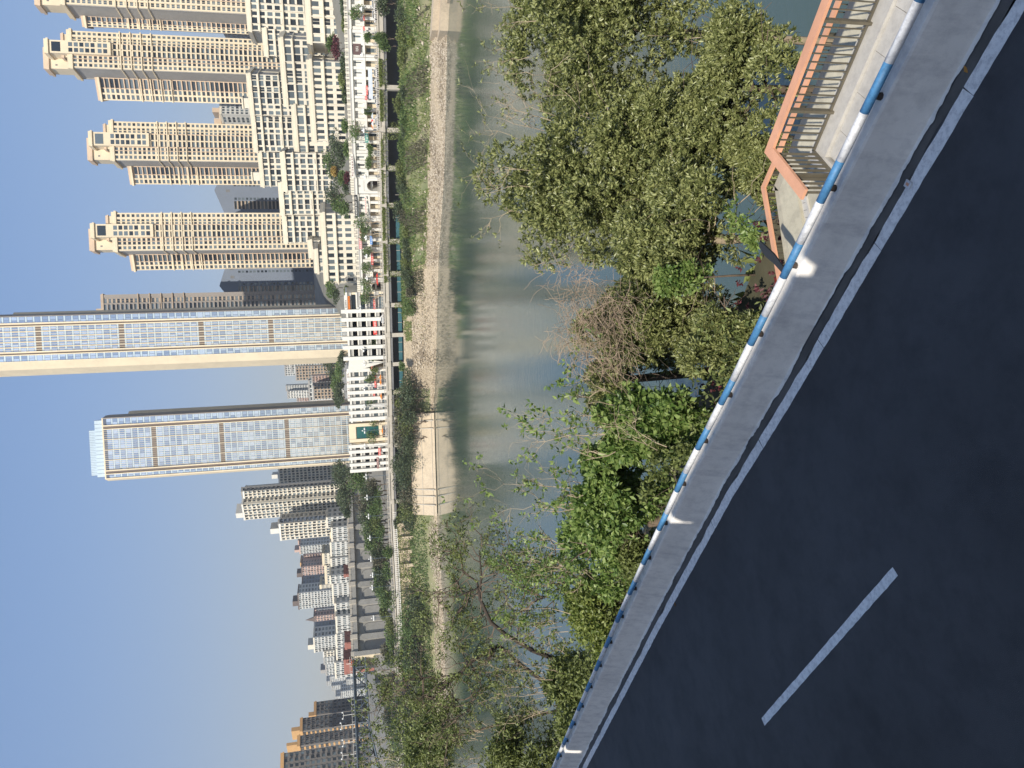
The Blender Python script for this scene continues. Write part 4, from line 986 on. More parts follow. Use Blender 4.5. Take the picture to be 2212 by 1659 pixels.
for i in range(len(ct)-1):
    a, b_ = ct[i], ct[i+1]; z1 = zd(a)-2.2
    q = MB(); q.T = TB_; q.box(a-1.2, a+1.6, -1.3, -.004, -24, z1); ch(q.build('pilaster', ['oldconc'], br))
    q = MB(); q.T = TB_; q.box(a-.8, a+1.3, -2.9, -1.31, z1+.1, zd(a)+1.3); ch(q.build('capital', ['viad'], br))
    c = (a+b_)/2+.4; R = (b_-a)*.27; n = 14; zc_ = z1-3.2-R
    pts = [(c-R, -24)]+[(c+R*math.cos(math.pi*(1-j/n)), zc_+R*math.sin(math.pi*(1-j/n))) for j in range(n+1)]+[(c+R, -24)]
    q = MB(); q.T = TB_
    for (xa, za), (xb, zb2) in zip(pts[:-1], pts[1:]):
        if abs(xb-xa)+abs(zb2-za) < .01: continue
        d = Vector((xb-xa, 0, zb2-za)).normalized(); nn_ = Vector((-d.z, 0, d.x))*.22
        q.hexa([(xa, -.12, za), (xb, -.12, zb2), (xb, .0, zb2), (xa, 0, za), (xa+nn_.x, -.12, za+nn_.z), (xb+nn_.x, -.12, zb2+nn_.z), (xb+nn_.x, 0, zb2+nn_.z), (xa+nn_.x, 0, za+nn_.z)])
    ch(q.build('arch_moulding', ['dark'], br))
ch(mb.build('approach_wall', ['oldconc'], br))  # weathered grey, darkened to put the wall's shade into the colour
# main pier: grey face, sunlight on its side painted as a cream sheet
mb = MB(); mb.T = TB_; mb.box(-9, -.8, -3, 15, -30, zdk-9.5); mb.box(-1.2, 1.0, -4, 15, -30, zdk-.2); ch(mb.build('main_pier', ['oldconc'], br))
mb = MB(); mb.T = TB_; mb.box(-1.26, -1.2, -3.9, 15, -30, zdk-.3); ch(mb.build('pier_sunlit_sheet', ['cream'], br))
# steel truss
Lt = 150; npn = 30; hb = lambda t: 5.2+(0 if abs(t+62) > 34 else 6.5*(1-abs(t+62)/34)**1.4)
for yy in (-1.5, 12):
    mb = MB(); mb.T = TB_; mg = MB(); mg.T = TB_
    for i in range(npn):
        a, c = -i*5.0-.5, -(i+1)*5.0-.5; za, zb2 = zdk-.2+.004*a, zdk-.2+.004*c
        mb.tube([(a, yy, za), (c, yy, zb2)], .34, 4); mb.tube([(a, yy, za-hb(a)), (c, yy, zb2-hb(c))], .38, 4)
        mg.tube([(a, yy, za), (a, yy, za-hb(a))], .2, 4)
        if i % 2: mg.tube([(a, yy, za), (c, yy, zb2-hb(c))], .24, 4)
        else: mg.tube([(a, yy, za-hb(a)), (c, yy, zb2)], .24, 4)
        mg.tube([(a, yy, za-2.4), (c, yy, zb2-2.4)], .1, 4)
    ch(mb.build('truss_chord', ['steel'], br)); ch(mg.build('truss_bracing', ['steel'], br))
mb = MB(); mb.T = TB_; mb.hexa([(a, y_, z+zdk+.004*a) for z in (0.3, .8) for a, y_ in ((-Lt, -2.2), (-.5, -2.2), (-.5, 13), (-Lt, 13))]); mb.hexa([(a, y_, z+zdk+.004*a-5.4) for z in (0, .5) for a, y_ in ((-Lt, -1), (-.5, -1), (-.5, 11), (-Lt, 11))]); ch(mb.build('truss_deck', ['steel'], br))
mb = MB(); mb.T = TB_
for t in np.arange(-Lt, 0, 2.5): mb.box(t-.08, t+.08, -2.15, -2.0, zdk+.8+.004*t, zdk+1.9+.004*t)
mb.hexa([(a, y_, z+zdk+.004*a) for z in (1.85, 1.98) for a, y_ in ((-Lt, -2.15), (-.5, -2.15), (-.5, -2.0), (-Lt, -2.0))]); ch(mb.build('truss_parapet', ['pure'], br))
mb = MB(); mb.T = TB_; mb.box(-66, -58, -2, 13, -40, zdk-12); ch(mb.build('river_pier', ['oldconc'], br))
for i, (py, px) in enumerate([(1545, 742), (1567, 738), (1604, 742), (1631, 740)]):
    t = bpt(py, 765); b3 = TB_@Vector((t, -1.9, 0)); H = at(px, py, b3.y).z-zdk-.3
    r = root('bridge_lamp', (b3.x, b3.y, zdk+.7), ['short-armed', 'taller', 'third', 'leftmost'][i]+' white lamp on the truss bridge, '+['rightmost of the four', 'second from the right', 'second from the left', 'near the left frame edge'][i], 'street lamp', 'lamps on the truss bridge')
    q = MB(); q.tube([(0, 0, 0), (0, 0, H)], [.16, .1], 5); q.build('pole', ['pure'], r); q = MB(); q.tube([(-1.4, 0, H-.2), (0, 0, H-.5), (1.4, 0, H-.2)], .09, 4); q.build('arm', ['pure'], r)
    for s in (-1.4, 1.4): q = MB(); q.ball((s, 0, H), .38, 8); q.build('globe', ['globe'], r)

# white and far towers of the left half; flank shade put in as blue-grey
def tower(label, pxT, pyR, pyL, y, zb, depth, k, mats, n, fh=3.0, bal=(), cap=None, mw=0, wh=.6, side=True, grp='far towers', roof=1.2, gl='win'):
    return plain('apartment_tower', label, pxT, pyR, pyL, y, zb, depth, k, mats, n, fh, wh, mw, grp, bal, roof, 'apartment tower', gl, cap, side)
tower('slim white tower directly left of the pale glass tower with a small roof box', 600, 1012, 1046, 600, 0, 18, .1, ('white', 'pure'), 6, bal=(1, 4), mw=60, cap=[(.35, .6, 5)])
tower('tall pale tower with a grey side and white grid, tallest in the left half', 524, 1062, 1090, 560, 0, 16, .15, ('white', 'pure'), 5, bal=(3, 4), mw=60)
tower('angled white wing of the tall pale tower, turned further left', 521, 1090, 1124, 556, 0, 16, .7, ('white', 'pure'), 6, bal=(1, 3, 5), mw=60, cap=[(.1, .4, 5)])
b = Bld('apartment_tower', 'grey windowed gable flank on the right of the tall pale tower', 'apartment tower', 521, 1052, 1062, 566, 0, 14, -1.2, 'far towers')
b.core(0); b.grid([(.3, .6, 'w')], 3, 0, b.H-1); b.done(['grey', 'white'], 40)
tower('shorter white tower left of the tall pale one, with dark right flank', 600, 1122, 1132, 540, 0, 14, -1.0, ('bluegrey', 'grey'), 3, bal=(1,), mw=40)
tower('white tower with wide glazed balconies and a plain cream left edge', 602, 1132, 1168, 536, 0, 16, .3, ('white', 'pure'), 6, bal=(1, 2, 3, 4), mw=60, cap=[(.4, .7, 6)])
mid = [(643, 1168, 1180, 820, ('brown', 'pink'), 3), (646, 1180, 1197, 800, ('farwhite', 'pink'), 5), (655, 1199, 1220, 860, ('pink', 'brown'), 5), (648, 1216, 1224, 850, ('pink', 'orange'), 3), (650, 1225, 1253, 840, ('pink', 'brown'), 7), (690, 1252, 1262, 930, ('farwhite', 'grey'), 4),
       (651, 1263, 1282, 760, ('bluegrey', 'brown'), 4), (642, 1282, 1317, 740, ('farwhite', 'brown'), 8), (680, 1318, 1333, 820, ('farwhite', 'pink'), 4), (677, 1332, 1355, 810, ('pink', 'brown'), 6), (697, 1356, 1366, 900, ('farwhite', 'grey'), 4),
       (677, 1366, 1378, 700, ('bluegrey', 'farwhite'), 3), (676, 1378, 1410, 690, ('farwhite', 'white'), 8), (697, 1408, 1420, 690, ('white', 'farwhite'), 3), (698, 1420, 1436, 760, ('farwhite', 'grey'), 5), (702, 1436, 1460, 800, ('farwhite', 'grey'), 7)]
md = ['brown-sided tower just left of the white balcony tower', 'white frame tower beside the brown-sided one', 'pink-brown tower, low right one of the pink pair', 'narrow ochre-striped pink tower', 'broad pink tower with pale bays and stepped roof', 'small hazy white block left of the pink towers',
      'blue-grey shaded flank of the brown and white tower', 'tallest of the middle distance, white grid between brown edges', 'white bay front right of the spired tower', 'pink tower with a pointed spire on its roof', 'thin far white slab left of the spired tower', 'dark shaded flank of the large white slab',
      'large white slab tower with grey glazing above the bridge', 'plain white stair block left of the large white slab', 'narrow white tower left of the stair block', 'hazy white tower with roof boxes above the red-brown stores']
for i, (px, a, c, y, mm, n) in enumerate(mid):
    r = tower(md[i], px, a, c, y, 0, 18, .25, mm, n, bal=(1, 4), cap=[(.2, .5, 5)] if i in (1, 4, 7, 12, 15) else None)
    if i == 9:
        q = MB(); b_ = r; q.tube([(6, 6, 0), (6, 6, 9)], [2.6, .05], 6); q.v = [(x, y_, z+at(677, 1332, 810).z-0) for x, y_, z in q.v]; q.build('spire', ['brown'], r)
fr_ = [(712, 1462, 1474, 1250), (705, 1472, 1482, 1500), (716, 1482, 1493, 1350), (722, 1492, 1500, 1500), (730, 1499, 1508, 1600), (725, 1505, 1516, 1300), (738, 1455, 1470, 1150), (742, 1476, 1492, 1200), (736, 1494, 1506, 1150), (748, 1468, 1480, 1100)]
for i, (px, a, c, y) in enumerate(fr_):
    tower('pale hazy far tower, '+ORD[i]+' in the hazy cluster right of the dark brown towers', px, a, c, y, -6, 20, .2, ('farwhite', 'grey'), 4, grp='hazy far cluster')
# rows of low white housing behind the bridge
low = [(704, 1118, 1140, 515), (714, 1140, 1170, 505), (712, 1172, 1206, 515), (713, 1207, 1244, 515), (711, 1244, 1262, 505), (716, 1262, 1304, 510), (722, 1304, 1330, 505), (724, 1332, 1368, 500), (724, 1370, 1400, 505), (725, 1402, 1432, 515), (722, 1432, 1466, 515)]
ld = ['farthest right, under the white balcony tower', 'below the brown-sided tower', 'below the pink towers', 'with broad dark window bands left of that', 'behind the arched grey gable', 'below the brown and white tower', 'with a blue hoarding at its foot', 'below the spired tower', 'below the large white slab', 'above the red-brown store front', 'at the left end above the second store front']
for i, (px, a, c, y) in enumerate(low):
    plain('housing_block', 'white low housing block '+ld[i], px, a, c, y, -8, 16, .25, ('farwhite', 'white'), max(4, (c-a)//4), 3.3, .55, 24, 'low housing behind the bridge', (1, 3), roof=1)
for i, (px, a, c, y) in enumerate([(695, 1196, 1222, 560), (700, 1222, 1262, 560), (690, 1264, 1272, 600), (712, 1150, 1166, 520)]):
    plain('housing_block', ['cream stepped housing row beneath the pink-brown tower', 'long cream stepped housing row beneath the broad pink tower', 'narrow cream block beside the shaded blue-grey flank', 'small cream housing block behind the white balcony tower'][i], px, a, c, y, -8, 16, .2, ('white', 'cream'), 7, 3.2, .5, 0, 'low housing behind the bridge')
for i, (px, a, c) in enumerate([(744, 1389, 1403), (742, 1426, 1457), (742, 1241, 1247)]):
    plain('store', ['red-brown windowless store front above the bridge, right one', 'larger red-brown store front with white lettering above the truss', 'small red-brown gable behind the bridge parapet'][i], px, a, c, 468, -8, 14, .2, ('brick', 'brick'), 1, 30, .02, 0, 'red-brown stores')
sign('white lettering fixed on the larger red-brown store front', 747, 762, 1432, 1436.5, 466, 'brick', 'pure', 1, .2, name='store_sign', gx=(.15, .9), gh=(.3, .95))
sign('bright red sign at the foot of the red-brown store', 759, 764, 1426, 1434, 462, 'red', 'pure', 2, .2, name='store_sign')
# towers at the left: shade put in as dark brown, sunlit parts as ochre
def dark(label, pxT, pyR, pyL, y, k, n, cap):
    b = Bld('dark_tower', label, 'apartment tower', pxT, pyR, pyL, y, 0, 20, k, 'dark brown towers')
    b.core(0); cols_ = []
    for i in range(n): a, c = i/n, (i+1)/n; cols_ += [(a+.25/n, c-.2/n, 'b' if i % 3 == 1 else 'w', 0)]
    b.grid(cols_, 3.1, 0, b.H-2, 'F', 0, .6); b.grid([(.1, .3, 'w', 1), (.45, .6, 'w', 1), (.7, .9, 'w', 1)], 3.1, 0, b.H-2, 'L', 1)
    b.roofline(b.H-2, 2, .6, 1)
    for f0, f1, h in cap: b.core(1, f0*b.W, f1*b.W, b.H, b.H+h, 2, 14)
    return b.done(['dbrown', 'orange', 'brown'], 60)
dark('dark brown tower at the right of the brown group, with a blank grey end', 678, 1517, 1545, 600, -1.5, 4, [(.1, .4, 4)])
dark('second dark brown tower with an ochre top corner catching the sun', 648, 1552, 1580, 560, -1.3, 6, [(.2, .5, 6)])
dark('third dark brown tower, narrow, with ochre balcony edges', 642, 1590, 1612, 520, -1.2, 5, [(.3, .6, 7)])
dark('tallest dark brown tower at the left frame edge with a big ochre crown', 606, 1628, 1700, 450, -.9, 6, [(.1, .5, 9)])
# hill town glimpsed between the glass towers
hl = [(618, 783, 792, 900, 'pure'), (628, 787, 806, 850, 'farwhite'), (637, 792, 822, 800, 'tan'), (614, 790, 812, 980, 'farwhite'), (617, 833, 845, 900, 'farwhite'), (620, 845, 861, 890, 'pure'), (672, 812, 826, 700, 'pink'), (675, 830, 862, 680, 'tan'), (665, 822, 866, 760, 'signteal'), (640, 858, 868, 960, 'pink')]
hd = ['thin white tower against the left edge of the tallest tower', 'white frame tower with deep shadows', 'wide tan tower with balcony rows', 'grey-green glass tower behind the white frame tower', 'grey right half of the lone white tower', 'bright left half of the lone white tower', 'pinkish old block low in the gap', 'brown-grey old block with slatted balconies', 'pale green low block under the lone white tower', 'pink far tower touching the pale glass tower']
for i, (px, a, c, y, m) in enumerate(hl): tower(hd[i]+', seen between the glass towers', px, a, c, y, 8, 16, .1, (('farwhite' if m == 'signteal' else m), 'grey'), 5, bal=(1, 3), grp='hill town between the glass towers')

# ================================================================== FAR BANK: slab, steps, shingle, bushes, trees
def bank_pt(x, f): return (x, wl(x)+gap(x)*f, bank_z(f))
sl = root('embankment_slab', (-30, 330, ZW), 'cream concrete embankment slab sloping to the water below the dark trees', 'embankment')
xs2 = [x for x in np.arange(-57, -7.9, 3.3)]
mb = MB(); rows = []
for x in xs2:
    for f, dz in ((-.06, .15), (.05, .5), (.30, .6), (.62, .7), (.64, -1)):
        X_ = bank_pt(x, f); rows.append((X_[0], X_[1]-2.5, X_[2]+dz+.5))
n = 5; mb.add(rows, [(a*n+b, (a+1)*n+b, (a+1)*n+b+1, a*n+b+1) for a in range(len(xs2)-1) for b in range(n-1)])
mb.add([rows[i] for i in range(n)]+[(rows[4][0], rows[0][1], ZW-1)], [(0, 1, 2, 3, 4, 5)]); ch(mb.build('slope', ['slab'], sl))
for x in (-14, -17.5, -45, -48, -52):
    a, b_, c = [bank_pt(x, f) for f in (-.06, .30, .62)]
    q = MB(); q.tube([(p[0], p[1]-2.6, p[2]+1.25) for p in (a, b_, c)], .3, 5); ch(q.build('drain_pipe', ['viad'], sl))
for f in (.05, .30):
    q = MB(); q.tube([(bank_pt(x, f)[0], bank_pt(x, f)[1]-2.6, bank_pt(x, f)[2]+1.12) for x in xs2], .13, 4); ch(q.build('slab_lip', ['viad'], sl))
st = root('landing_steps', (128, 208, ZW), 'pale stone landing steps in the water at the right frame edge', 'steps')
def wpt(py, off, z): d = ray(960, py); e = d.x/d.y; x = e*240; 
for i, (o, h, xa, xb) in enumerate([(-5, .9, 116, 150), (-1.8, 2.6, 110.5, 160), (2.2, 4.6, 112, 170)]):
    mb = MB(); xx = list(np.arange(xa, xb, 4.0))
    rows = [(x, wl(x)+oo, z) for x in xx for oo, z in ((o, ZW-.5), (o, ZW+h), (o+7, ZW+h), (o+7, ZW-.5))]
    mb.add(rows, [(a*4+b, (a+1)*4+b, (a+1)*4+(b+1) % 4, a*4+(b+1) % 4) for a in range(len(xx)-1) for b in range(4)]+[(0, 1, 2, 3)]); ch(mb.build('step', ['slab'], st))
# shingle stones
def icopts(n): return None
V0 = []; F0 = []
def stones(name, n, xr, fr_, size, label=None):
    q = []; Fs = []
    base = np.array([(1, 0, 0), (-1, 0, 0), (0, 1, 0), (0, -1, 0), (0, 0, 1)], float); fb = np.array([(0, 2, 4), (2, 1, 4), (1, 3, 4), (3, 0, 4)])
    for i in range(n):
        x = NR.uniform(*xr); f = fr_(x)
        if f is None: continue
        p = np.array(bank_pt(x, f)); s = size*NR.uniform(.4, 1.5); a = NR.uniform(0, 6.3)
        R = np.array([[math.cos(a), -math.sin(a), 0], [math.sin(a), math.cos(a), 0], [0, 0, 1]])
        q.append((base*np.array([s*NR.uniform(.7, 1.3), s*NR.uniform(.7, 1.3), s*.9])@R.T)+p+[0, 0, -.05]); Fs.append(fb+5*(len(q)-1))
    V = np.concatenate(q); F = np.concatenate(Fs)
    return tag(link(name, npmesh(name, V, F, ['peb'])), label, kind='stuff')
stones('shore_shingle', 13000, (-6, 135), lambda x: NR.uniform(-.01, .28 if x > 46 else .66), .27)
stones('shingle', 1800, (-70, -4), lambda x: NR.uniform(-.02, .05), .35)
stones('rocky_shore_gravel', 5500, (-160, -58), lambda x: NR.uniform(-.02, .26), .3)
stones('scattered_rubble', 420, (0, 130), lambda x: NR.uniform(.28, .62), .55)
# grass and weeds on the bank
def bgrass(name, n, xr, f0, f1, L, m, pred=None):
    P = []
    while len(P) < n:
        x = NR.uniform(*xr); f = NR.uniform(f0, f1)
        if pred and not pred(x, f): 
            if NR.rand() > .04: continue
        P.append(bank_pt(x, f))
    P = np.array(P); V, F = blades(P, L, L*.38, spread=.5); return tag(link(name, npmesh(name, V, F, [m])), kind='stuff')
bgrass('bank_grass', 17000, (20, 140), .26, .98, .8, 'grass', lambda x, f: (x > 46 or f > .62) and math.sin(x*.37+f*9)+math.sin(x*.17-f*14+2)+math.sin(x*.9+f*5) > -.9)
bgrass('bank_weeds', 6000, (30, 140), .5, 1.0, 1.2, 'farm', lambda x, f: math.sin(x*.21)+math.sin(x*.53+2)+f*1.5 > .5)
bgrass('tall_grass', 3500, (30, 120), .3, .75, 1.2, 'greyg', lambda x, f: math.sin(x*.31+1) > .3)
bgrass('bank_undergrowth', 7000, (-190, -57), .3, .95, 1.3, 'farm')
# crowns made of leaf clumps
def crown_pts(n, rx, ry, rz, lumps, c=(0, 0, 0), low=-.6):
    P = []; C = []
    for i in range(lumps):
        v = NR.normal(size=3); v /= np.linalg.norm(v); r = NR.uniform(.25, .8)
        if v[2] < low: v[2] *= -.5
        cc = np.array([v[0]*rx, v[1]*ry, v[2]*rz])*r+np.array(c); rr = NR.uniform(.28, .46)*(1.15-r*.4)
        k = n//lumps; q = NR.normal(size=(k, 3)); q /= np.linalg.norm(q, axis=1, keepdims=True); q *= NR.uniform(.7, 1.05, (k, 1))
        P.append(cc+q*np.array([rx, ry, rz])*rr); C.append(np.repeat(cc[None], k, 0))
    return np.concatenate(P), np.concatenate(C)
def ftree(name, label, cat, p, h, r, m, n=900, L=.6, trunk=.35, grp=None, bark='bark', lumps=14, squash=1.0, th=None):
    """p base, h total height, r crown radius"""
    t = root(name, p, label, cat, grp); ch_ = h*(1-trunk); cz = h-ch_/2
    P, C = crown_pts(n, r, r, ch_/2*squash, lumps, (0, 0, cz)); D = (P-C); D = D/np.linalg.norm(D, axis=1, keepdims=True)+NR.normal(size=P.shape)*.7; D[:, 2] += .15
    fol('crown', P, L, L*.55, m, t, None, D)
    q = MB(); rr = th or max(.08, h*.022)
    q.tube([(0, 0, -.6), (r*.04, 0, h*trunk*.6), (-r*.05, r*.03, h*trunk), (0, 0, h*.8)], [rr*1.3, rr, rr*.8, rr*.3], 6)
    for k in range(5):
        a = NR.uniform(0, 6.3); z0 = h*NR.uniform(trunk*.7, .7); q.tube([(0, 0, z0), (r*.4*math.cos(a), r*.4*math.sin(a), z0+h*.12), (r*.8*math.cos(a), r*.8*math.sin(a), z0+h*.22)], [rr*.5, rr*.3, rr*.12], 4)
    q.build('trunk', [bark], t); return t
def px_tree(name, label, pyc, pxT, pxB, halfw, off, m, grp=None, y=None, zbase=None, **kw):
    """crown seen from pxT (top) to pxB (foot), centred on pyc, halfw wide"""
    if y is None: x, y = dkpt(pyc, off, (pxT+pxB)/2)
    top = at(pxT, pyc, y); bot = at(pxB, pyc, y); r = halfw/1599*y*1.3; kw['n'] = int(kw.get('n', 900)*1.3); kw['L'] = kw.get('L', .6)*1.1
    zb_ = bot.z if zbase is None else zbase
    return ftree(name, label, name.replace('_', ' ') if name in ('tree', 'bush', 'shrub') else ('shrub' if 'shrub' in name or 'bush' in name else 'tree'), (bot.x, y, zb_), top.z-zb_, r, m, grp=grp, **kw)
# street trees (feathery, in front of the shop houses)
stt = [(30, 748, 805, 16, 'farm', 'feathery street tree at the right frame edge before the white shop house'), (82, 784, 818, 8, 'farm', 'small street tree below the brown diamond sign on its right'), (240, 782, 806, 7, 'farm', 'small street tree left of the pale blue awning'),
       (285, 744, 800, 20, 'farm', 'bright street tree hiding the shop house above the teal sign'), (322, 790, 812, 11, 'farm', 'low leafy street tree left of the teal sign'), (352, 786, 812, 14, 'farm', 'round street tree under the sign with dark red characters'),
       (480, 762, 800, 18, 'farm', 'feathery street tree right of the upper pink banner'), (505, 770, 806, 13, 'farm', 'thin street tree between the two pink banners'), (545, 780, 808, 12, 'farm', 'thin street tree left of the lower pink banner'),
       (578, 776, 806, 12, 'farm', 'dense young street tree right of the red parasols'), (612, 772, 804, 15, 'farm', 'street tree over the red parasols'), (640, 772, 800, 14, 'farm', 'street tree half hiding the small arch'),
       (738, 784, 812, 12, 'farm', 'thin street tree left of the emblem sign'), (768, 786, 812, 10, 'farm', 'thin street tree right of the slanted fin'), (797, 800, 824, 8, 'olive', 'young street tree left of the slanted fin'),
       (818, 785, 808, 8, 'farm', 'thin street tree before the second pier bay'), (872, 783, 808, 10, 'farm', 'thin street tree before the middle piers of the closely spaced podium'), (905, 790, 816, 16, 'olive', 'spreading street tree at the left end of the closely spaced podium'), (942, 786, 812, 11, 'farm', 'bright small tree before the green glass wall')]
for i, (py, a, b_, w_, m, l) in enumerate(stt):
    px_tree('street_tree', l, py, a, b_, w_, 4.5, m, 'street trees on the promenade', zbase=-15, n=420, L=.55, trunk=.3, lumps=11, bark='barkl')
# garden trees behind the colonnade and between the houses
gt = [(8, 735, 752, 22, 'fard', 30, 'dark tree above the colonnade at the right frame edge'), (52, 738, 752, 14, 'olive', 28, 'small dark tree on the terrace right of the purple tree'), (93, 704, 735, 14, 'farm', 34, 'bright green tree beside the grey end wall'), (105, 715, 745, 18, 'farr', 27, 'round purple-red leaved tree in front of the grey end wall'),
      (140, 735, 752, 18, 'fard', 26, 'dark round tree at the left of the grey end wall'), (172, 732, 752, 20, 'olive', 26, 'light olive tree on the terrace before the four-floor house'), (200, 738, 752, 15, 'fard', 26, 'dark low tree left of the light olive tree'),
      (272, 738, 757, 12, 'farm', 25, 'small green tree at the left end of the four-floor house'), (312, 705, 758, 34, 'fard', 38, 'big dark tree in the clump right of the arch'), (335, 724, 760, 22, 'fard', 33, 'middle dark tree in the clump right of the arch'),
      (352, 690, 742, 24, 'farm', 40, 'tall bright green tree in the clump over the arch'), (372, 704, 762, 26, 'fard', 36, 'large dark-green tree above the arch'), (318, 742, 760, 16, 'farm', 24, 'light green tree low behind the fascia with dark red characters'),
      (370, 716, 734, 7, 'fary', 30, 'small yellow-orange tree in the clump above the arch'), (384, 742, 762, 10, 'farr', 23, 'small dark red tree right of the arch'), (384, 728, 758, 13, 'farm', 27, 'green tree between the red tree and the arch top'),
      (420, 700, 758, 26, 'fard', 34, 'dark tree left of the arch below the white balcony house'), (438, 712, 762, 18, 'farm', 30, 'pale feathery tree over the black fascia sign'), (402, 740, 760, 12, 'fard', 24, 'low dark tree directly behind the arch'),
      (455, 732, 764, 17, 'farm', 26, 'feathery tree at the right of the cream-white house end wall'), (622, 702, 738, 20, 'farm', 50, 'round tree left of the cream-white paired window house'), (640, 716, 742, 16, 'fard', 44, 'dark clipped tree below the shaded tower'), (628, 744, 758, 9, 'olive', 30, 'small round clipped tree at the end of the roof board')]
for i, (py, a, b_, w_, m, off, l) in enumerate(gt):
    px_tree('garden_tree', l, py, a, b_, w_, off, m, 'garden trees among the terraces', n=650, L=.75, trunk=.2, lumps=16)
# hill trees in the gap between the glass towers
for i, (py, a, b_, w_, y, m) in enumerate([(790, 698, 735, 24, 520, 'fard'), (812, 706, 742, 22, 500, 'fard'), (800, 722, 750, 22, 440, 'farm'), (830, 712, 748, 20, 450, 'farm'), (845, 722, 752, 22, 440, 'fard'), (862, 718, 750, 14, 450, 'fard'), (780, 730, 750, 16, 430, 'fard')]):
    px_tree('hill_tree', ORD[i]+' dark tree in the gap between the two glass towers', py, a, b_, w_, 0, m, 'hill trees between the glass towers', y=y, n=520, L=1.1, trunk=.15)
# dark trees under the deck and above the slab
ut = [(838, 868, 905, 26, 'fard', -4), (862, 864, 908, 26, 'fard', -3), (884, 850, 900, 24, 'greyg', -2), (893, 862, 908, 24, 'fard', -6), (912, 858, 912, 26, 'olive', -5), (930, 848, 905, 22, 'greyg', -3), (945, 866, 915, 26, 'fard', -6), (965, 855, 908, 24, 'fard', -3), (984, 862, 915, 26, 'fard', -6), (1000, 846, 900, 24, 'fard', -2),
      (1018, 856, 912, 26, 'fard', -6), (1040, 858, 908, 24, 'fard', -3), (1058, 864, 912, 24, 'greyg', -6), (1076, 868, 912, 22, 'fard', -5), (1092, 866, 914, 20, 'olive', -6), (1106, 870, 912, 16, 'farm', -4), (1122, 872, 905, 16, 'fard', -5)]
for i, (py, a, b_, w_, m, off) in enumerate(ut):
    px_tree('bank_tree', ORD[i]+' tree from the right in the dark row above the cream slab', py, a-10, b_+6, w_*1.3, off, m, 'dark trees above the slab', n=1000, L=.75, trunk=.12, lumps=20)
bt = [(8, 806, 852, 18, 'fard', -2.5, 'evergreen bush growing over the deck edge at the right frame edge'), (84, 806, 848, 11, 'farm', -2, 'upper half of the leafy tree draped over the deck edge'), (100, 815, 852, 12, 'farm', -3, 'rounded tree overhanging the deck edge below the brown sign'), (30, 850, 892, 30, 'fard', -7, 'large dark bush below the deck at the right frame edge'),
      (78, 852, 895, 22, 'olive', -8, 'bush beside the white-flowered bush'), (60, 878, 905, 16, 'greyg', -13, 'white-flowered bush on the grass bank'), (90, 880, 906, 10, 'lime', -14, 'yellow-green bush below the white-flowered bush'), (125, 856, 884, 22, 'olive', -6, 'weedy bush below the dark deck opening'),
      (200, 864, 886, 14, 'fard', -7, 'single dark bush under the bare pale column'), (228, 848, 880, 18, 'olive', -3, 'tall weedy bush left of the bare pale column'), (255, 862, 888, 16, 'farm', -8, 'green bush right of the ivy curtain'), (282, 862, 890, 18, 'fard', -6, 'dark bush below the ivy curtain'), (320, 858, 885, 22, 'farm', -5, 'bright weedy bush left of the ivy curtain'),
      (372, 848, 888, 20, 'olive', -4, 'leafy bush below the thin part-vined column'), (398, 852, 892, 22, 'fard', -6, 'dark bush right of the first lime column'), (420, 866, 900, 20, 'fard', -9, 'low dark bush right below the first lime column'), (452, 845, 880, 18, 'fard', -3, 'dark round bush at the foot of the first lime column'), (470, 856, 896, 20, 'greyg', -6, 'grey-green bush left of the first lime column'),
      (500, 868, 890, 12, 'olive', -8, 'small dull bush right of the second lime column'), (522, 868, 895, 12, 'fard', -7, 'bush at the foot of the second lime column'), (545, 868, 895, 14, 'fard', -7, 'dark bush left of the second lime column'), (566, 864, 890, 12, 'olive', -6, 'dull bush midway between the lime columns'),
      (592, 864, 895, 18, 'fard', -6, 'large dark bush under the red tables'), (612, 872, 900, 12, 'fard', -8, 'dark low bush left of the large dark one'), (632, 876, 898, 10, 'greyg', -9, 'brownish bush right of the round green bush'), (668, 868, 906, 19, 'farm', -7, 'big round bright bush near the shingle bank'), (790, 862, 878, 10, 'farm', -7, 'small tuft-like bush on the sandy bank'), (868, 852, 872, 8, 'lime', -2, 'little yellow-green bush right of the dark trees')]
for i, (py, a, b_, w_, m, off, l) in enumerate(bt):
    px_tree('bank_bush', l, py, a, b_, w_, off, m, 'bushes on the far bank', n=700, L=.6, trunk=.08, lumps=16)
# trees left of the podiums, in front of and beside the bridge
lt = [(1010, 716, 760, 22, 'fard', 40), (1030, 708, 775, 28, 'fard', 30), (1050, 716, 790, 26, 'fard', 24), (1068, 716, 800, 24, 'fard', 24), (1030, 760, 800, 16, 'farm', 14), (1046, 790, 835, 16, 'greyg', 8), (1068, 775, 840, 18, 'greyg', 14), (1085, 720, 780, 22, 'fard', 34), (1078, 800, 842, 22, 'farm', 5), (1100, 790, 845, 22, 'farm', 6), (1104, 740, 770, 14, 'fard', 30),
      (1122, 780, 842, 22, 'farm', 7), (1142, 782, 840, 20, 'fard', 6), (1150, 800, 845, 18, 'farm', 3), (1165, 788, 838, 16, 'fard', 8), (1180, 796, 842, 18, 'greyg', 6), (1192, 826, 862, 14, 'farm', 1), (1205, 800, 840, 16, 'greyg', 6), (1250, 800, 862, 30, 'farm', 6), (1275, 806, 862, 28, 'farm', 3), (1236, 800, 850, 18, 'fard', 8), (1302, 820, 850, 14, 'fard', 10), (1130, 850, 868, 10, 'fard', -2)]
for i, (py, a, b_, w_, m, off) in enumerate(lt):
    px_tree('park_tree', ORD[i]+' park tree counted leftward from the left podium, before the bridge', py, a, b_, w_, off, m, 'park trees before the bridge', n=800, L=.8, trunk=.2, lumps=16) if i < 28 else None
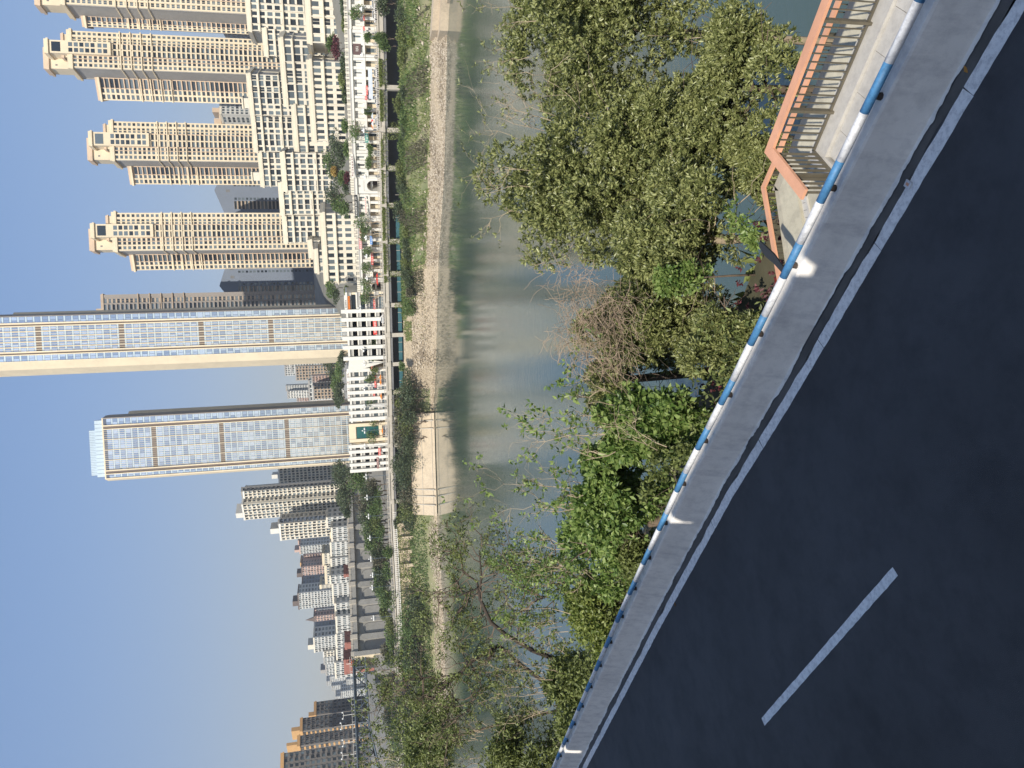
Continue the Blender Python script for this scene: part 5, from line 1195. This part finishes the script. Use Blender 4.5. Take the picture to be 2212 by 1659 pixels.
for i, (py, a, b_, w_, m, off) in enumerate([(1022, 735, 800, 20, 'fard', 22), (1040, 745, 820, 20, 'farm', 12), (1060, 770, 835, 20, 'fard', 8), (1088, 760, 830, 22, 'greyg', 16), (1112, 768, 838, 20, 'fard', 10), (1128, 790, 846, 20, 'olive', 4), (1150, 776, 838, 22, 'farm', 12), (1172, 784, 846, 20, 'farm', 4), (1190, 800, 850, 20, 'fard', 5), (1215, 812, 850, 18, 'greyg', 6), (1228, 820, 856, 18, 'farm', 3), (1262, 796, 856, 26, 'fard', 9), (1240, 808, 860, 22, 'fard', 5), (1290, 824, 866, 20, 'farm', 3), (1320, 818, 850, 14, 'olive', 8), (1345, 830, 866, 22, 'olive', 2), (1375, 828, 868, 22, 'farm', 2), (1410, 826, 868, 24, 'fard', 2)]):
    px_tree('park_tree', ORD[i]+' tree from the right in the second row before the bridge arches', py, a, b_, w_, off, m, 'park trees before the bridge', n=900, L=.8, trunk=.15, lumps=18)
# wooded slope below the bridge, seen behind the bare branches
for i, (py, a, b_, w_, m, off) in enumerate([(1290, 862, 935, 34, 'fard', -9), (1330, 850, 930, 36, 'farm', -10), (1370, 846, 930, 34, 'farm', -12), (1345, 880, 945, 30, 'olive', -14), (1400, 850, 935, 32, 'fard', -12), (1430, 842, 930, 32, 'farm', -10), (1480, 812, 880, 30, 'olive', -2), (1500, 800, 900, 34, 'farm', -4), (1540, 812, 900, 34, 'olive', -4), (1450, 870, 935, 30, 'fard', -14), (1580, 820, 910, 36, 'farm', -6), (1625, 822, 920, 36, 'olive', -6), (1520, 870, 935, 34, 'fard', -12), (1395, 820, 870, 20, 'greyg', 4)]):
    px_tree('slope_tree', ORD[i]+' tree from the right on the wooded slope under the bridge', py, a, b_, w_, off, m, 'wooded slope under the bridge', n=900, L=.9, trunk=.12, lumps=18)
# stepped white wall with picket railing and buttresses
wx = [x for x in np.arange(-120, -55, 5.0)]
r = root('picket_railing', (-90, 345, -15), 'white picket railing along the curved path left of the dark trees', 'railing')
mb = MB()
for x in np.arange(-122, -56, .9): mb.box(x-.12, x+.12, dk(x)-3.1, dk(x)-2.9, -17.5, -16.0)
tag(ch(mb.build('pickets', ['pure'], r)), kind='stuff'); mb = MB(); sweep(mb, wx, [(-3.2, -17.7), (-3.2, -17.4), (-2.8, -17.4), (-2.8, -17.7)]); sweep(mb, wx, [(-3.15, -16.0), (-3.15, -15.8), (-2.9, -15.8), (-2.9, -16.0)]); ch(mb.build('rails', ['pure'], r))
r = root('buttressed_wall', (-90, 343, -25), 'cream buttressed retaining wall with lime creepers under the picket railing', 'retaining wall')
mb = MB(); sweep(mb, wx, [(-2.4, -27), (-2.4, -17.8), (-1, -17.8), (-1, -27)]); ch(mb.build('panel', ['slab'], r))
for i, x in enumerate(np.arange(-118, -60, 6.2)): q = MB(); q.box(x-.7, x+.7, dk(x)-4.6, dk(x)-2.402, -27, -17.9); ch(q.build('buttress', ['slab'], r))
P = np.array([(x, dk(x)-4.7+NR.uniform(-.3, .3), -17.7-abs(NR.normal())*2.6) for x in NR.uniform(-122, -58, 2200)]); fol('creeper', P, .6, .45, 'lime', None); tag(bpy.data.objects['creeper'], 'lime green creeper spilling down the buttressed retaining wall', 'creeper')

# ================================================================== NEAR BANK VEGETATION
_ps = [a for a, b in prof] if False else [-30, 8.2, 9.6, 14.5, 17, 24, 33, 44]
_pz = [ZR-.6, ZR-.5, -10.4, -10.6, -13.5, -20, -29, -36]
def ground_near(x, y): return float(np.interp((x+y)/2**.5, _ps, _pz))
def rosettes(C, A, k, L, W, mat_, name, parent, rad=.02, openness=.9):
    """k leaves radiating round each axis A at each centre C"""
    n = len(C); A = A/np.linalg.norm(A, axis=1, keepdims=True)
    r = NR.normal(size=(n, 3)); U_ = np.cross(A, r); U_ /= np.linalg.norm(U_, axis=1, keepdims=True); V_ = np.cross(A, U_)
    C = np.repeat(C, k, 0); Aa = np.repeat(A, k, 0); U_ = np.repeat(U_, k, 0); V_ = np.repeat(V_, k, 0)
    th = np.tile(np.arange(k)*2.4, n)[:, None]+NR.normal(size=(n*k, 1))*.3; op = NR.uniform(.45, 1.25, (n*k, 1))*openness
    D = Aa*np.cos(op)+(U_*np.cos(th)+V_*np.sin(th))*np.sin(op); D[:, 2] -= .12
    P = C+D*rad-Aa*NR.uniform(0, .06, (n*k, 1))
    Vv, F = leaves(P, D, L*NR.uniform(.65, 1.25, n*k), W*NR.uniform(.75, 1.2, n*k), .12)
    return link(name, npmesh(name, Vv, F, [mat_]), parent)
def branchy(mb, a, b, r0, depth, rnd, tips, wob=.12, spl=3):
    a, b = Vector(a), Vector(b); L = (b-a).length; pts = [a]; n = 4
    for i in range(1, n+1): pts.append(a.lerp(b, i/n)+Vector((rnd.gauss(0, 1), rnd.gauss(0, 1), rnd.gauss(0, 1)))*L*wob*(.5 if i == n else 1)*.4)
    mb.tube(pts, [r0*(1-.7*i/n) for i in range(n+1)], 5 if r0 > .02 else 3)
    if depth <= 0: tips.append((pts[-1], (pts[-1]-pts[-2]).normalized())); tips.append((pts[2], (pts[3]-pts[2]).normalized())); return
    for i in range(spl+1):
        k = rnd.randint(1, n); st_ = pts[k]; d = (b-a).normalized(); v = Vector((rnd.gauss(0, 1), rnd.gauss(0, 1), rnd.gauss(0, 1)+.15)).normalized()
        e = st_+(d*.8+v*.85).normalized()*L*rnd.uniform(.4, .65); branchy(mb, st_, e, r0*(1-.7*k/n)*.75+.003, depth-1, rnd, tips, wob, spl)
def near_tree(name, label, cpx, cpy, y, hv, hh, n, k, L, W, m, lumps=34, cat='tree', bark='bark', dep=1.0, seed=0, limbs=6, tr=.16, openness=.9, twigs=0, grp=None, shell=.75, up=.5, hole=-1.15):
    c = at(cpx, cpy, y); rz = hv/1599*y*.94; rx = hh/1599*y; rnd = random.Random(seed+3)
    gx, gy = c.x+.1*rx, c.y+.25*rx; gz = ground_near(gx, gy)
    t = root(name, (gx, gy, gz), label, cat, grp); o = np.array(t.location)
    P = []; Cc = []
    for i in range(lumps):
        v = NR.normal(size=3); v /= np.linalg.norm(v); r = NR.uniform(.15, .78)
        cc = v*np.array([rx, rx*dep, rz])*r; rr = NR.uniform(.24, .42)*(1.2-.45*r); q = NR.normal(size=(n//lumps, 3)); q /= np.linalg.norm(q, axis=1, keepdims=True)
        q[:, 2] = np.where(q[:, 2] < -.45, -q[:, 2], q[:, 2]); q *= NR.uniform(shell, 1.06, (len(q), 1)); P.append(cc+q*np.array([rx, rx*dep, rz])*rr); Cc.append(np.repeat(cc[None], len(q), 0))
    P = np.concatenate(P)+np.array(c); Cc = np.concatenate(Cc)+np.array(c); A = (P-Cc); A /= np.linalg.norm(A, axis=1, keepdims=True); A = A*.7+NR.normal(size=A.shape)*.35; A[:, 2] += up
    s_ = (P[:, 0]+P[:, 1])/2**.5; keep = (s_ > 9.35) & ((s_ > 10.6) | (P[:, 2] > -6.4) | ((P[:, 1]-P[:, 0])/2**.5 > 10.5)) & ~((s_ < 13.6) & ((P[:, 1]-P[:, 0])/2**.5 < 9.5) & (P[:, 2] < -8.2))
    keep &= P[:, 2] > np.interp(s_, _ps, _pz)+.05
    keep &= np.sin(P[:, 0]*1.9+seed)+np.sin(P[:, 1]*1.6+2*seed)+np.sin(P[:, 2]*2.3+P[:, 0]*.8)+NR.normal(size=len(P))*.25 > hole
    P, A = P[keep]-o, A[keep]
    rosettes(P, A, k, L, W, m, 'crown', t, openness=openness)
    q = MB(); tips = []; cl = Vector(c)-Vector(o)
    q.tube([(0, 0, -.5), (cl.x*.3, cl.y*.3, (cl.z-rz*.5)*.5), (cl.x, cl.y, cl.z-rz*.5), (cl.x, cl.y, cl.z+rz*.1)], [tr*1.2, tr, tr*.75, tr*.4], 7)
    for i in range(limbs):
        v = Vector((rnd.gauss(0, 1), rnd.gauss(0, 1), abs(rnd.gauss(0, .8)))).normalized(); st_ = Vector((cl.x, cl.y, cl.z-rz*rnd.uniform(.1, .6)))
        branchy(q, st_, st_+Vector((v.x*rx, v.y*rx*dep, v.z*rz))*.9, tr*.24, 1, rnd, tips)
    q.build('trunk', [bark], t, True)
    if twigs:
        q = MB(); tt = []
        for i in range(twigs):
            a = rnd.uniform(.1, 3.04) if cpy < 900 else rnd.uniform(.1, 2.2); st_ = cl+Vector((math.cos(a)*rx*.75, rnd.uniform(-.5, .3)*rx, math.sin(a)*rz*.75)); d = Vector((math.cos(a)*.6, rnd.gauss(0, .3), math.sin(a)+.4)).normalized()
            if (st_.x+o[0]+st_.y+o[1]+d.x+d.y)/2**.5 < 11.2: continue
            branchy(q, st_, st_+d*rnd.uniform(.9, 2.0), .014, 2, rnd, tt, .1, 3)
        q.build('bare_twigs', ['barkl'], t)
        if tt:
            C = np.array([p for p, d in tt if rnd.random() < .45]); A = np.array([d for p, d in tt])[:len(C)]
            if len(C): rosettes(C, A, 4, L*.8, W*.8, m, 'twig_leaves', t)
    return t

near_tree('evergreen_tree', 'large glossy evergreen at the upper right, its twigs reaching over the water', 1320, 60, 25, 300, 320, 9500, 9, .17, .062, 'ever', 44, seed=1, twigs=10, bark='barkl')
near_tree('evergreen_tree', 'broad evergreen in the middle of the near trees, level with the railing corner', 1330, 400, 23, 310, 240, 9000, 9, .155, .057, 'ever', 44, seed=2, twigs=9, bark='barkl')
near_tree('evergreen_tree', 'dense low evergreen directly beyond the orange handrail', 1590, 190, 19.5, 160, 230, 5200, 9, .14, .052, 'ever', 26, seed=3)
near_tree('evergreen_tree', 'evergreen left of the railing corner with paler leaf tufts', 1490, 520, 19.5, 200, 210, 6500, 9, .14, .052, 'ever', 30, seed=4, bark='barkl')
near_tree('evergreen_tree', 'rounded evergreen behind the lamp, partly covered in dry creeper', 1410, 690, 21, 225, 185, 7500, 9, .14, .052, 'ever', 36, seed=5)
near_tree('evergreen_tree', 'small evergreen reaching down to the pipe rail left of the red awning', 1560, 740, 17, 125, 130, 3600, 9, .12, .042, 'ever', 20, seed=6)
near_tree('evergreen_tree', 'low evergreen touching the water view left of the dry creeper', 1330, 820, 22, 115, 85, 2200, 9, .14, .05, 'ever', 16, seed=7)
near_tree('evergreen_tree', 'evergreen filling the hollow between the large trees, deep in shade', 1480, 300, 21.5, 190, 200, 5200, 9, .14, .052, 'ever', 30, seed=31)
near_tree('mulberry_shrub', 'bright green broad-leaved shrub mass in the centre behind the barrier', 1420, 920, 18.5, 190, 130, 5200, 6, .2, .11, 'mulb', 30, 'shrub', seed=8, tr=.07, openness=1.2, up=.2, shell=.45, twigs=8, hole=-.9)
near_tree('mulberry_shrub', 'tall bright green shrub with sparse arching sprays against blue water', 1350, 1070, 20, 170, 145, 4200, 6, .19, .1, 'mulb', 30, 'shrub', seed=9, tr=.06, openness=1.2, up=.2, shell=.45, twigs=8, hole=-.9)
near_tree('mulberry_shrub', 'bright shrub left of the arching sprays, leaning towards the water', 1330, 1190, 22, 150, 130, 3300, 6, .19, .1, 'mulb', 26, 'shrub', seed=10, tr=.06, openness=1.2, up=.2, shell=.45, twigs=8, hole=-.9)
near_tree('mulberry_shrub', 'dull green shrub in the shade along the middle of the barrier', 1470, 1060, 16.8, 85, 150, 1500, 6, .14, .07, 'olive', 20, 'shrub', seed=11, tr=.05, openness=1.2, shell=.45, twigs=8, hole=-.9)
near_tree('thicket_shrub', 'yellow-green thicket beyond the barrier in the left third', 1290, 1330, 25, 110, 130, 2300, 5, .18, .085, 'lime', 28, 'shrub', seed=12, tr=.05, openness=1.2, shell=.25, twigs=14, hole=-.9)
near_tree('thicket_shrub', 'dark olive thicket close to the barrier at the lower left', 1240, 1480, 30, 100, 130, 2600, 5, .2, .09, 'olive', 28, 'shrub', seed=13, tr=.05, openness=1.2, shell=.25, twigs=14, hole=-.9)
near_tree('thicket_shrub', 'olive thicket against the left frame edge', 1130, 1610, 36, 150, 120, 3300, 5, .22, .09, 'olive', 34, 'shrub', seed=14, tr=.06, openness=1.2, shell=.25, twigs=14, hole=-.9)
near_tree('thicket_shrub', 'leafy crown rising in front of the truss bridge at the left frame edge', 930, 1600, 42, 110, 130, 2000, 5, .26, .1, 'olive', 26, 'tree', seed=15, tr=.08, openness=1.2, shell=.25, twigs=14, hole=-.9)
near_tree('thicket_shrub', 'thin dull thicket in the shade by the barrier below the bright shrubs', 1395, 1220, 20.5, 75, 120, 1100, 5, .15, .07, 'olive', 18, 'shrub', seed=16, tr=.04, openness=1.2, shell=.25, twigs=14, hole=-.9)
near_tree('climbing_vine', 'bright young vine leaves climbing beside the lower railing', 1600, 480, 17.2, 70, 90, 420, 5, .14, .075, 'mulb', 10, 'vine', seed=41, tr=.03, openness=1.2, shell=.2, hole=-1)
near_tree('climbing_vine', 'pale green vine sprays hanging over the evergreen behind the lamp', 1480, 600, 17.6, 120, 60, 420, 5, .14, .075, 'mulb', 10, 'vine', seed=42, tr=.03, openness=1.2, shell=.2, hole=-1)
near_tree('evergreen_tree', 'low dark evergreen shoots beyond the lower railing corner', 1635, 340, 18.8, 95, 150, 3400, 9, .13, .048, 'ever', 16, 'shrub', seed=43, tr=.05)
# trees with nearly bare limbs in front of the bank and bridge
def limb_tree(name, label, paths, y, m, nl, L, W, seed, depth=2, bark='barkd', tw=3):
    rnd = random.Random(seed); c = at(paths[0][0][0], paths[0][0][1], y); gz = ground_near(c.x, c.y); t = root(name, (c.x, c.y, gz), label, 'tree'); o = Vector(t.location)
    q = MB(); q2 = MB(); tips = []
    q.tube([(0, 0, -.4), (.1, 0, (c.z-gz)*.5), c-o], [.2, .17, .13], 7)
    for pi, pth in enumerate(paths):
        pts = [at(a, b, y+dy)-o for a, b, dy, r in pth]; q.tube(pts, [r for *_, r in pth], 6)
        for i in range(len(pts)-1):
            for k in range(tw):
                f = rnd.random(); s0 = pts[i].lerp(pts[i+1], f); d = (pts[i+1]-pts[i]).normalized(); v = Vector((rnd.gauss(0, 1), rnd.gauss(0, .6), rnd.gauss(0, .9)+.35)).normalized()
                branchy(q2, s0, s0+(d*.5+v).normalized()*rnd.uniform(1.0, 2.6)*y/34, .032, depth, rnd, tips, .14, 2)
    q.build('limbs', [bark], t, True); q2.build('twigs', ['bark'], t)
    sel = [tips[rnd.randrange(len(tips))] for _ in range(nl)]
    C = np.array([tuple(p+Vector((rnd.gauss(0, .12), rnd.gauss(0, .12), rnd.gauss(0, .12)))) for p, d in sel]); A = np.array([tuple(d) for p, d in sel])
    rosettes(C, A, 4, L, W, m, 'leaves', t, openness=1.1); return t
limb_tree('bare_tree', 'dark twisting limb with few leaves crossing the water at the left', [
    [(1240, 1440, 0, 0.124), (1150, 1405, .2, 0.118), (1090, 1369, 0, 0.105), (1060, 1344, -.3, 0.093), (1037, 1294, 0, 0.074), (1030, 1256, .3, 0.056), (1000, 1236, .2, 0.037), (995, 1188, 0, 0.019)],
    [(1037, 1290, 0, 0.056), (1040, 1240, -.4, 0.043), (1035, 1190, -.6, 0.028), (1060, 1150, -.8, 0.012)],
    [(1034, 1270, 0, 0.043), (985, 1290, .6, 0.028), (940, 1290, .9, 0.012)], [(1060, 1344, 0, 0.043), (1100, 1290, -.5, 0.025), (1120, 1230, -1, 0.012)]], 34, 'olive', 1500, .17, .07, 21, 2)
limb_tree('bare_tree', 'dark forked limb rising towards the truss bridge, left of the twisting limb', [
    [(1240, 1520, 0, 0.124), (1130, 1440, 0, 0.105), (1077, 1394, 0, 0.093), (1015, 1431, -.2, 0.087), (997, 1451, 0, 0.074), (962, 1484, .3, 0.056), (940, 1506, .4, 0.037), (900, 1500, .6, 0.022), (850, 1450, .8, 0.012)],
    [(997, 1451, 0, 0.056), (970, 1460, .4, 0.037), (930, 1462, .6, 0.028), (880, 1470, .5, 0.012)], [(1015, 1431, 0, 0.043), (1040, 1480, -.6, 0.031), (1010, 1540, -1, 0.019)], [(962, 1484, 0, 0.037), (1000, 1530, -.3, 0.025), (960, 1590, -.5, 0.012)]], 35, 'olive', 1500, .17, .07, 22, 2)
limb_tree('sapling', 'feathery sapling with thin leaves against pale blue water', [
    [(1290, 1250, 0, 0.037), (1220, 1250, 0, 0.031), (1160, 1245, .2, 0.022), (1110, 1250, .2, 0.009)], [(1240, 1250, 0, 0.025), (1180, 1290, -.3, 0.019), (1120, 1310, -.4, 0.009)], [(1250, 1250, 0, 0.025), (1200, 1225, .2, 0.019), (1150, 1210, .3, 0.009)]], 27, 'mulb', 900, .15, .055, 23, 1, 'bark', 4)
limb_tree('sapling', 'leafless thin stems among the arching sprays of the bright shrub', [
    [(1400, 1130, 0, 0.031), (1300, 1120, 0, 0.022), (1240, 1090, 0, 0.009)], [(1380, 1150, 0, 0.031), (1290, 1180, 0, 0.019), (1230, 1170, .2, 0.007)]], 20.5, 'mulb', 350, .15, .07, 24, 1, 'bark', 3)
# dry reddish creeper over the evergreens
t = root('dry_creeper', at(1330, 680, 20), 'mat of dry pinkish brown creeper stems draped over the evergreens', 'creeper'); q = MB(); rnd = random.Random(9)
for i in range(560):
    f = rnd.random(); px = 1212+f*140+rnd.gauss(0, 22); py = 560+rnd.random()*190+f*80; y = 18.6+rnd.gauss(0, .35)
    p = at(px, py, y)-t.location; v = Vector((rnd.gauss(-.5, .8), rnd.gauss(0, .4), rnd.gauss(-.2, .7))).normalized(); w_ = Vector((rnd.gauss(0, 1), rnd.gauss(0, .4), rnd.gauss(0, 1))).normalized()
    L = rnd.uniform(.3, .95); q.tube([p+v*L*u+w_*.09*math.sin(u*5+i) for u in (0, .25, .5, .75, 1)], .0055, 3)
tag(q.build('stems', ['twig'], t), kind='stuff')
# low dark undergrowth and leaf litter on the near slope
P = []
for i in range(9000):
    s_ = random.uniform(14.5, 30); tt_ = random.uniform(-12, 60); v = RT(s_, tt_, 0); P.append((v.x, v.y, ground_near(v.x, v.y)))
V, F = blades(np.array(P), .55, .22, spread=.7); tag(link('undergrowth', npmesh('undergrowth', V, F, ['olive'])), kind='stuff')
P = []
for i in range(2600):
    tt_ = random.uniform(9.8, 60); s_ = random.uniform(9.5, 12.5); v = RT(s_, tt_, 0); P.append((v.x, v.y, ZR-2.4+random.uniform(0, 2.2)))
D = NR.normal(size=(len(P), 3)); D[:, 2] += .5; rosettes(np.array(P), D, 6, .16, .07, 'olive', 'verge_weeds', None, openness=1.2); tag(bpy.data.objects['verge_weeds'], kind='stuff')
P = []
for i in range(150):
    tt_ = random.uniform(7.5, 14); s_ = random.uniform(10.5, 13.5); v = RT(s_, tt_, 0); P.append((v.x, v.y, -9.6+random.uniform(-.8, .5)))
t = root('red_leaved_shrub', RT(12.5, 11, -10.5), 'small dark red leaved shrub low behind the barrier under the evergreens', 'shrub'); rosettes(np.array(P)-np.array(t.location), NR.normal(size=(150, 3)), 6, .12, .06, 'farr', 'leaves', t)

# ------------------------------------------------------------------ air
mh = bpy.data.materials.new('haze_air'); mh.use_nodes = True; n_ = mh.node_tree.nodes; n_.remove(n_["Principled BSDF"])
pv = n_.new("ShaderNodeVolumePrincipled"); pv.inputs["Color"].default_value = (.86, .9, .95, 1); pv.inputs["Density"].default_value = .00016; pv.inputs["Anisotropy"].default_value = .2
mh.node_tree.links.new(pv.outputs[0], n_["Material Output"].inputs["Volume"])
q = MB(); q.box(-1600, 1600, -300, 2900, -50, 330); tag(q.build('haze', [mh]), kind='stuff')
